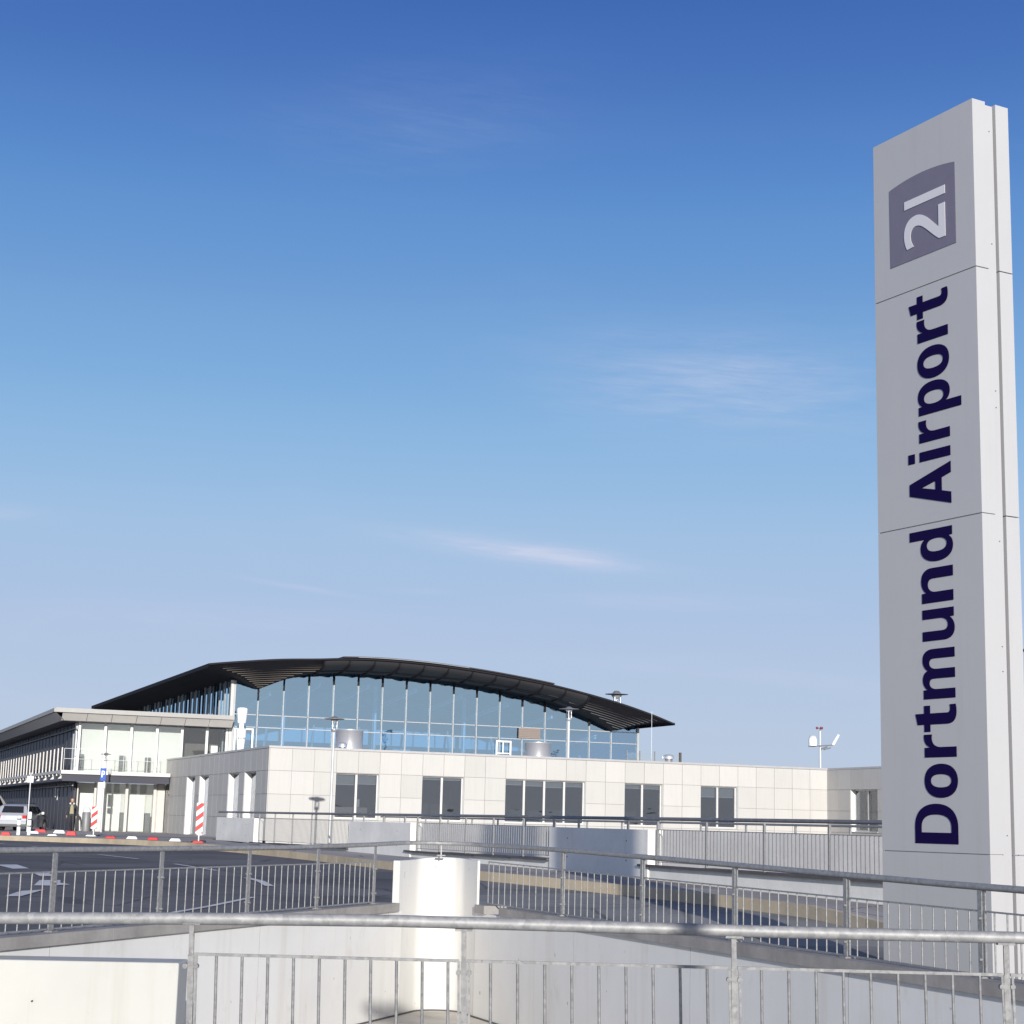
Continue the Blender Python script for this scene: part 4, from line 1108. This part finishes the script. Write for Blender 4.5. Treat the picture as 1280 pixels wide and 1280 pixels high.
KB = [(-19.98, 70.1, 1, 'red kerb block at the left picture edge beside the white bollards', .42, .16),
      (-20.92, 77.7, 0, 'white kerb block right behind the taller bollard', .5, .13),
      (-21.5, 81.0, 1, 'red kerb block lying by the front wheel of the silver car', .6, .18),
      (-18.42, 71.3, 0, 'flat white kerb block nearest to the road, left of the white dome-like one', .42, .08),
      (-20.0, 78.6, 0, 'white kerb block between the car and the walking person', .55, .18),
      (-18.03, 72.8, 1, 'tall red kerb block just below the walking person', .45, .22),
      (-16.75, 70.9, 0, 'white kerb block under the left warning beacon', .45, .07),
      (-14.71, 65.4, 1, 'red kerb block first to the right of the left warning beacon', .42, .10),
      (-13.76, 64.7, 0, 'white kerb block below the white doors', .42, .12),
      (-12.66, 63.1, 1, 'red kerb block in front of the beige door lobby', .42, .12),
      (-11.5, 61.2, 0, 'white kerb block just left of the right warning beacon', .42, .12),
      (-10.30, 58.9, 1, 'red kerb block before the right warning beacon', .42, .09)]
for x, y, rd, lb, L_, h in KB: kerb_block(x, y, rd, lb, L_, h*.8, random.uniform(-.15, .05))
def bollard(x, y, h, label):
    z = g0(x, y); t = thing('bollard', label, 'bollard', frame(x, y, z), 'white bollards with red bands')
    b = MB(); b.tube([(x, y, z), (x, y, z+h-.03), (x, y, z+h)], [.075, .075, .05], 14); b.build('post', M_SIGNW, t)
    b = MB()
    for q in (.34, .62, .86):
        if q < h-.1: b.lathe((x, y, z), [(.0765, q), (.0765, q+.06)], 14)
    b.build('band', M_BLACK, t)
bollard(-20.15, 72.5, .78, 'shorter white bollard at the rear corner of the silver car'); bollard(-19.85, 73.0, .96, 'taller white bollard with dark bands beside the car door')
bn = thing('litter_bin', 'grey litter bin with white lid by the dark wall, right of the walking person', 'bin', frame(-20.75, 86.6, gz(-20.75, 86.6)))
b = MB(); b.lathe((-20.75, 86.6, -.05), [(.19, 0), (.21, .1), (.21, .95), (.18, 1.0)], 18); b.build('body', M_LAMPD, bn)
b = MB(); b.lathe((-20.75, 86.6, .951), [(.19, 0), (.20, .1), (.12, .24), (0, .27)], 18); b.build('lid', M_ALUW, bn)

# ------------------------------------------------------------------ car
def make_car():
    sc_ = .88; x, y = -24.15, 85.5; z = gz(x, y)
    F = frame(x, y, z, -.02) @ Matrix.Scale(sc_, 4)
    t = thing('estate_car', 'silver estate car seen from behind, parked at the left picture edge', 'car', frame(x, y, z, -.02))
    def prof(side_x, tum):     # rear at y=0, nose at y=4.5; list of (y,z)
        return side_x
    out = [(0.02, .34), (0.0, .55), (.03, .86), (.12, .98), (.36, 1.40), (.62, 1.46), (1.6, 1.49), (2.35, 1.45), (3.12, .99), (3.7, .93), (4.32, .78), (4.47, .60), (4.48, .36), (4.3, .24), (.2, .24)]
    def hw(zz): return .86 if zz < .55 else (.87 if zz < .95 else .87-(zz-.95)/(1.49-.95)*.20)
    n = len(out); b = MB(F)
    def taper(yy): return 1-.10*max(0, (yy-3.7)/.8)**2-.05*max(0, (.4-yy)/.4)**2
    Lr = [(-hw(z_)*taper(y_), y_, z_) for y_, z_ in out]; Rr = [(hw(z_)*taper(y_), y_, z_) for y_, z_ in out]
    b.loft([Lr, Rr], closed=True); b.add(Lr, [tuple(range(n))]); b.add(Rr, [tuple(reversed(range(n)))])
    body = b.build('body', M_CARPAINT, t, bevel=.04)
    # windows: rear, sides, windscreen as panels slightly proud
    b = MB(F); b.add([(-.62, .135, 1.0), (.62, .135, 1.0), (.55, .345, 1.37), (-.55, .345, 1.37)], [(0, 1, 2, 3)]); b.v = [v+Vector((0, -.012, .004)) for v in b.v]; b.build('rear_window', M_CARGLASS2, t)
    for s in (-1, 1):
        b = MB(F)
        for y0, y1, y0t, y1t in ((.32, 1.12, .52, 1.12), (1.18, 1.98, 1.18, 1.98), (2.04, 2.98, 2.04, 2.42)):
            b.add([(s*.885, y0, .98), (s*.885, y1, .98), (s*.725, y1t, 1.38), (s*.725, y0t, 1.38)], [(0, 1, 2, 3)])
        b.build('side_window', M_CARGLASS2, t)
        b = MB(F); b.box(s*.89, s*1.02, 2.72, 2.84, .95, 1.08); b.build('mirror', M_SIGNW if s > 0 else M_CARPAINT, t)
        b = MB(F); b.box(s*.60, s*.84, -.02, .05, .70, .88); b.build('tail_light', M_TAIL, t)
        for yw in (.85, 3.55):
            b = MB(F); b.tube([(s*.66, yw, .31), (s*.875, yw, .31)], .31, 24); wh = b.build('wheel', M_BLACK, t)
            b = MB(F); b.tube([(s*.87, yw, .31), (s*.885, yw, .31)], .20, 18)
            b.build('rim', M_STEEL, wh)
            b = MB(F); b.tube([(s*.80, yw, .33), (s*.872, yw, .33)], .36, 24); b.build('wheel_arch', M_BLACK, t)
    b = MB(F); b.add([(-.60, 2.46, 1.405), (.60, 2.46, 1.405), (.68, 3.06, 1.035), (-.68, 3.06, 1.035)], [(0, 1, 2, 3)]); b.v = [v+Vector((0, .01, .012)) for v in b.v]; b.build('windscreen', M_CARGLASS2, t)
    b = MB(F); b.box(-.84, .84, -.07, .1, .36, .58); b.build('bumper', M_CARPAINT, t, bevel=.03)
    b = MB(F); b.box(-.26, .26, -.025, 0, .70, .81); b.build('number_plate', M_SIGNW, t)
    b = MB(F)
    for s in (-1, 1): b.bar((s*.62, .6, 1.53), (s*.62, 2.2, 1.55), .03, .03)
    b.build('roof_rail', M_BLACK, t)
M_CARGLASS2 = plain('car_window_black', (.012, .013, .016), .08, 0, .6)
make_car()
vn = thing('van', 'white van roof corner peeping in above the silver car at the left edge', 'van', frame(-30.4, 98, -.06))
b = MB(frame(-30.4, 98, -.06, -.1))
b.add([(-1, 0, .3), (.95, 0, .3), (.95, 4.6, .3), (-1, 4.6, .3), (-1, 0, 1.25), (.95, 0, 1.25), (.95, 4.6, 1.0), (-1, 4.6, 1.0), (-.85, .1, 1.86), (.8, .1, 1.86), (.8, 3.2, 1.86), (-.85, 3.2, 1.86)],
      [(3,2,1,0),(0,1,5,4),(1,2,6,5),(2,3,7,6),(3,0,4,7),(4,5,9,8),(5,6,10,9),(6,7,11,10),(7,4,8,11),(8,9,10,11)])
b.build('body', M_SIGNW, vn, bevel=.08)
b = MB(frame(-30.4, 98, -.06, -.1)); b.add([(.96, .6, 1.3), (.96, 3.4, 1.25), (.86, 3.0, 1.7), (.86, .6, 1.7)], [(0, 1, 2, 3)]); b.build('side_window', M_CARGLASS2, vn)
b = MB(frame(-30.4, 98, -.06, -.1))
for yw in (.9, 3.7): b.tube([(.7, yw, .32), (.97, yw, .32)], .32, 18)
b.build('wheel', M_BLACK, vn)

# ------------------------------------------------------------------ person
def skin_body(name, joints, edges, m, parent, F, sub=2):
    me = bpy.data.meshes.new(name); me.from_pydata([j[0] for j in joints], edges, [])
    o = bpy.data.objects.new(name, me); COL.objects.link(o)
    sk = o.modifiers.new('skin', 'SKIN'); sk.use_smooth_shade = True
    ss_ = o.modifiers.new('sub', 'SUBSURF'); ss_.levels = sub; ss_.render_levels = sub
    for i, j in enumerate(joints): me.skin_vertices[0].data[i].radius = j[1] if hasattr(j[1], '__len__') else (j[1], j[1])
    me.skin_vertices[0].data[0].use_root = True
    dg = bpy.context.evaluated_depsgraph_get(); m2 = bpy.data.meshes.new_from_object(o.evaluated_get(dg))
    bpy.data.objects.remove(o); bpy.data.meshes.remove(me)
    T = WORLD[parent.name].inverted() @ F
    for v in m2.vertices: v.co = T @ v.co
    m2.materials.clear(); m2.materials.append(m)
    for p_ in m2.polygons: p_.use_smooth = True
    return link(name, m2, parent)
def make_person():
    x, y = -21.42, 86.3; z = gz(x, y)+.02
    F = frame(x, y, z, .25) @ Matrix.Scale(.90, 4)            # faces -y, towards the viewer
    t = thing('person', 'person in an open dark jacket with pale collar walking along the dark side wall', 'person', frame(x, y, z, .25))
    J = [((0, 0, .92), (.15, .11)), ((0, -.01, 1.15), (.145, .105)), ((0, 0, 1.36), (.17, .105)), ((0, 0, 1.47), (.06, .06)), ((0, -.015, 1.56), (.06, .065)),
         ((.09, 0, .86), .10), ((.10, -.10, .50), .062), ((.10, -.06, .10), .042), ((.11, -.16, .04), .04),
         ((-.09, 0, .86), .10), ((-.10, .06, .49), .062), ((-.10, .20, .13), .042), ((-.11, .11, .05), .04),
         ((.20, 0, 1.36), .07), ((.27, .06, 1.10), .05), ((.26, -.03, .87), .036), ((.255, -.05, .80), .035),
         ((-.20, 0, 1.36), .07), ((-.27, -.05, 1.10), .05), ((-.26, -.16, .89), .036), ((-.255, -.19, .83), .035)]
    E = [(0,1),(1,2),(2,3),(3,4),(0,5),(5,6),(6,7),(7,8),(0,9),(9,10),(10,11),(11,12),(2,13),(13,14),(14,15),(15,16),(2,17),(17,18),(18,19),(19,20)]
    skin_body('body', J, E, plain('dark_clothes', (.03, .03, .036), .8), t, F)
    b = MB(F); b.lathe((0, -.015, 1.66), [(0, -.125), (.05, -.115), (.075, -.07), (.088, 0), (.085, .06), (.05, .105), (0, .115)], 18)
    b.lathe((0, -.108, 1.655), [(0, -.03), (.016, -.018), (.008, .015), (0, .03)], 8)
    b.lathe((0, -.075, 1.61), [(0, -.012), (.022, 0), (0, .01)], 8); b.build('head', plain('skin', (.45, .27, .20), .6), t)
    b = MB(F)
    for s in (-1, 1): b.lathe((s*.032, -.088, 1.672), [(0, -.009), (.011, 0), (0, .009)], 8)
    b.build('eyes', M_BLACK, t)
    b = MB(F); b.lathe((0, .01, 1.69), [(.094, -.09), (.103, -.02), (.098, .05), (.06, .095), (0, .105)], 18); b.build('hair', plain('brown_hair', (.10, .05, .03), .7), t)
    b = MB(F); b.tube([(.09*math.cos(a_)*1.25, .02+.075*math.sin(a_), 1.475+.02*math.sin(a_)) for a_ in [2*math.pi*k/16-math.pi/2+.35 for k in range(15)]], .048, 10); b.build('fur_collar', plain('pale_fur', (.62, .57, .48), .9), t)
    b = MB(F); rr = []
    for zz, w, d in ((.92, .11, .122), (1.05, .10, .125), (1.25, .085, .118), (1.42, .055, .10)):
        rr.append([(-w, -d*.93, zz), (-w*.5, -d-.012, zz), (0, -d-.018, zz), (w*.5, -d-.012, zz), (w, -d*.93, zz)])
    b.loft(rr, smooth=True); b.build('khaki_shirt', plain('khaki', (.28, .26, .16), .8), t)
    for s, base in ((1, (.255, -.05, .80)), (-1, (-.255, -.19, .83))):
        hj = [(base, .026), ((base[0], base[1]-.005, base[2]-.06), .03)]; he = [(0, 1)]
        for k in range(4):
            i0 = len(hj); dy = -.027+.018*k; ln = (.055, .065, .06, .048)[k]
            hj += [((base[0], base[1]-.005+dy, base[2]-.10), .010), ((base[0]-s*.012, base[1]-.005+dy, base[2]-.10-ln), .008)]; he += [(1, i0), (i0, i0+1)]
        i0 = len(hj); hj += [((base[0]-s*.01, base[1]-.045, base[2]-.05), .011), ((base[0]-s*.015, base[1]-.06, base[2]-.095), .009)]; he += [(0, i0), (i0, i0+1)]
        skin_body('hand', hj, he, plain('skin_hand', (.45, .27, .20), .6), t, F, 1)
make_person()

# small weeds by the right coping
wd = MB(); c = CL+DR*(8.1)+NR*-.45
for k in range(60):
    p = Vector((c.x+random.gauss(0, .09), c.y+random.gauss(0, .12), gz(c.x, c.y)))
    a_ = random.uniform(0, 6.28); h = random.uniform(.1, .27); q = p+Vector((math.cos(a_)*h*.5, math.sin(a_)*h*.5, h))
    s_ = Vector((-math.sin(a_), math.cos(a_), 0))*.012
    wd.add([p-s_, p+s_, q], [(0, 1, 2)])
tag(wd.build('weeds', M_GRASS), 'small tuft of weeds growing behind the right-hand coping', 'weeds')

# ------------------------------------------------------------------ light, sky, camera
SUN_EL, SUN_AZ = 12.0, 8.4                  # low sun behind the viewer, a little to the right
el, az = R(SUN_EL), R(SUN_AZ)
to_sun = Vector((math.sin(az)*math.cos(el), -math.cos(az)*math.cos(el), math.sin(el)))
sl = bpy.data.lights.new('sun', 'SUN'); sl.energy = 5.0; sl.angle = R(.42); sl.color = (1., .96, .895)
so = bpy.data.objects.new('sun', sl); COL.objects.link(so); so.rotation_euler = to_sun.to_track_quat('Z', 'Y').to_euler(); so.location = (0, -20, 30)

w = bpy.data.worlds.new('World'); scene.world = w; w.use_nodes = True
nt = w.node_tree; N = nt.nodes; Lk = nt.links
bg = N['Background']
sky = N.new('ShaderNodeTexSky'); sky.sky_type = 'NISHITA'; sky.sun_disc = False
sky.sun_elevation = el; sky.sun_rotation = math.pi-az; sky.altitude = 100; sky.air_density = 1.0; sky.dust_density = .6; sky.ozone_density = 2.0
bg.inputs['Strength'].default_value = .12
GLOW = .38                                  # the brighter, warmer half of the sky towards the sun
def wn(t, **k):
    o = N.new(t)
    for a_, b_ in k.items(): setattr(o, a_, b_)
    return o
def wmath(op, a_, b_=None, c_=None):
    o = wn('ShaderNodeMath', operation=op)
    for i, v in enumerate((a_, b_, c_)):
        if v is None: continue
        if hasattr(v, 'is_output'): Lk.new(v, o.inputs[i])
        else: o.inputs[i].default_value = v
    return o.outputs[0]
def wmix(a_, b_, f_, mode='MIX'):
    o = wn('ShaderNodeMix', data_type='RGBA', blend_type=mode)
    for key, v in ((6, a_), (7, b_), (0, f_)):
        if hasattr(v, 'is_output'): Lk.new(v, o.inputs[key])
        elif key == 0: o.inputs[0].default_value = v
        else: o.inputs[key].default_value = (*v, 1)
    return o.outputs[2]
tc = wn('ShaderNodeTexCoord'); sx = wn('ShaderNodeSeparateXYZ'); Lk.new(tc.outputs['Generated'], sx.inputs[0])
X_, Y_, Z_ = sx.outputs
elev = wmath('DIVIDE', wmath('ARCSINE', Z_), math.pi/2)          # 0 at the horizon, 1 overhead
rp = wn('ShaderNodeValToRGB'); Lk.new(elev, rp.inputs[0]); rp.color_ramp.interpolation = 'CARDINAL'
def lin(c): return tuple((v/255/12.92 if v/255 <= .04045 else ((v/255+.055)/1.055)**2.4) for v in c)
SKY = [(0.0, (184, 198, 221)), (.037, (180, 197, 223)), (.075, (171, 192, 224)), (.114, (155, 188, 224)), (.152, (131, 175, 220)), (.19, (112, 158, 212)), (.228, (92, 141, 204)), (.262, (76, 121, 191)), (.30, (60, 103, 177)), (.5, (40, 78, 150)), (1., (28, 58, 125))]
e_ = rp.color_ramp.elements
while len(e_) < len(SKY): e_.new(.5)
for i, (p_, c_) in enumerate(SKY):
    e_[i].position = p_; e_[i].color = (*lin(c_), 1)
grad = wn('ShaderNodeVectorMath', operation='SCALE'); Lk.new(rp.outputs[0], grad.inputs[0]); grad.inputs['Scale'].default_value = .92/.12
base = wmix(grad.outputs[0], sky.outputs[0], .05)
# thin high cloud: soft streaks on a flat layer overhead
cu_ = wmath('DIVIDE', X_, wmath('ADD', wmath('ABSOLUTE', Z_), .06)); cv_ = wmath('DIVIDE', Y_, wmath('ADD', wmath('ABSOLUTE', Z_), .06))
cx = wn('ShaderNodeCombineXYZ'); Lk.new(wmath('MULTIPLY', cu_, .9), cx.inputs[0]); Lk.new(wmath('MULTIPLY', cv_, .55), cx.inputs[1])
n1 = wn('ShaderNodeTexNoise'); n1.inputs['Scale'].default_value = .8; n1.inputs['Detail'].default_value = 7; n1.inputs['Roughness'].default_value = .55; n1.inputs['Distortion'].default_value = .6
Lk.new(cx.outputs[0], n1.inputs['Vector'])
m1 = wn('ShaderNodeMapRange', interpolation_type='SMOOTHSTEP'); m1.inputs['From Min'].default_value = .52; m1.inputs['From Max'].default_value = .80; m1.inputs['To Max'].default_value = .16
Lk.new(n1.outputs['Fac'], m1.inputs['Value'])
azim = wmath('ARCTAN2', X_, Y_)
def wisp(a0, e0, wa, we, tilt, amt):
    """one soft wisp at a bearing/elevation in degrees"""
    da = wmath('SUBTRACT', azim, R(a0)); de = wmath('SUBTRACT', wmath('SUBTRACT', wmath('ARCSINE', Z_), R(e0)), wmath('MULTIPLY', da, tilt))
    d2 = wmath('ADD', wmath('POWER', wmath('ABSOLUTE', wmath('DIVIDE', da, R(wa))), 2), wmath('POWER', wmath('ABSOLUTE', wmath('DIVIDE', de, R(we))), 2))
    g_ = wmath('EXPONENT', wmath('MULTIPLY', d2, -1))
    return wmath('MULTIPLY', g_, amt)
cx2 = wn('ShaderNodeCombineXYZ'); Lk.new(wmath('MULTIPLY', azim, 14), cx2.inputs[0]); Lk.new(wmath('MULTIPLY', Z_, 90), cx2.inputs[1])
n2 = wn('ShaderNodeTexNoise'); n2.inputs['Scale'].default_value = 1.; n2.inputs['Detail'].default_value = 6; n2.inputs['Roughness'].default_value = .6
Lk.new(cx2.outputs[0], n2.inputs['Vector'])
cx3 = wn('ShaderNodeCombineXYZ'); Lk.new(wmath('MULTIPLY', azim, 30), cx3.inputs[0]); Lk.new(wmath('ADD', wmath('MULTIPLY', Z_, 420), wmath('MULTIPLY', azim, 42)), cx3.inputs[1])
n3 = wn('ShaderNodeTexNoise'); n3.inputs['Scale'].default_value = 1.; n3.inputs['Detail'].default_value = 5; n3.inputs['Roughness'].default_value = .6; n3.inputs['Distortion'].default_value = .5
Lk.new(cx3.outputs[0], n3.inputs['Vector'])
tex = wmath('MULTIPLY', wmath('MULTIPLY', wmath('SUBTRACT', n2.outputs['Fac'], .18), 2.2), wmath('ADD', wmath('MULTIPLY', n3.outputs['Fac'], 1.5), .25))
ws = None
for q in ((-.2, 9.05, 3.3, .33, -.10, .50), (1.6, 8.80, 2.8, .30, -.12, .34), (-7.2, 7.55, 1.8, .10, -.12, .22), (-3.2, 7.55, 1.2, .12, .0, .16), (7.2, 14.6, 5.0, 1.5, -.05, .34), (5.0, 7.4, 4.5, .35, .0, .16), (-17, 9.4, 1.5, .25, 0, .2), (-3.5, 23, 5, 1.6, .1, .07), (8, 5.0, 6, .3, -.06, .12), (-10, 6.4, 6, .5, .02, .12)):
    v = wisp(*q); ws = v if ws is None else wmath('ADD', ws, v)
cl = wmath('MINIMUM', wmath('ADD', wmath('MULTIPLY', ws, tex), wmath('MULTIPLY', m1.outputs[0], .6)), .6)
cl.node.use_clamp = True
ccol = tuple(v/.12 for v in lin((205, 207, 226)))
sd = wn('ShaderNodeVectorMath', operation='DOT_PRODUCT'); Lk.new(tc.outputs['Generated'], sd.inputs[0]); sd.inputs[1].default_value = tuple(to_sun)
gm = wn('ShaderNodeMapRange', interpolation_type='SMOOTHSTEP'); gm.inputs['From Min'].default_value = .0; gm.inputs['From Max'].default_value = 1.0; gm.inputs['To Max'].default_value = 1.0
Lk.new(sd.outputs['Value'], gm.inputs['Value'])
aur = wmix((0, 0, 0), tuple(v*GLOW/.12 for v in (1.0, .90, .74)), gm.outputs[0])
Lk.new(wmix(wmix(base, ccol, cl), aur, 1., 'ADD'), bg.inputs[0])

cam = bpy.data.cameras.new('camera'); co = bpy.data.objects.new('camera', cam); COL.objects.link(co)
cam.sensor_width = 36; cam.lens = 2143/1280*36; cam.clip_end = 12000; cam.clip_start = .05
TH, RO = .1794, .0256
fwd = Vector((0, math.cos(TH), math.sin(TH))); up0 = Vector((0, -math.sin(TH), math.cos(TH))); rt0 = Vector((1, 0, 0))
# the picture is turned clockwise by RO, so the camera is turned the other way
right = rt0*math.cos(RO)+up0*math.sin(RO); up = -rt0*math.sin(RO)+up0*math.cos(RO)
co.matrix_world = Matrix(((right.x, up.x, -fwd.x, 0), (right.y, up.y, -fwd.y, 0), (right.z, up.z, -fwd.z, EYE), (0, 0, 0, 1)))
scene.camera = co
scene.view_settings.view_transform = 'Standard'; scene.view_settings.look = 'None'
scene.view_settings.exposure = .15; scene.view_settings.gamma = 1
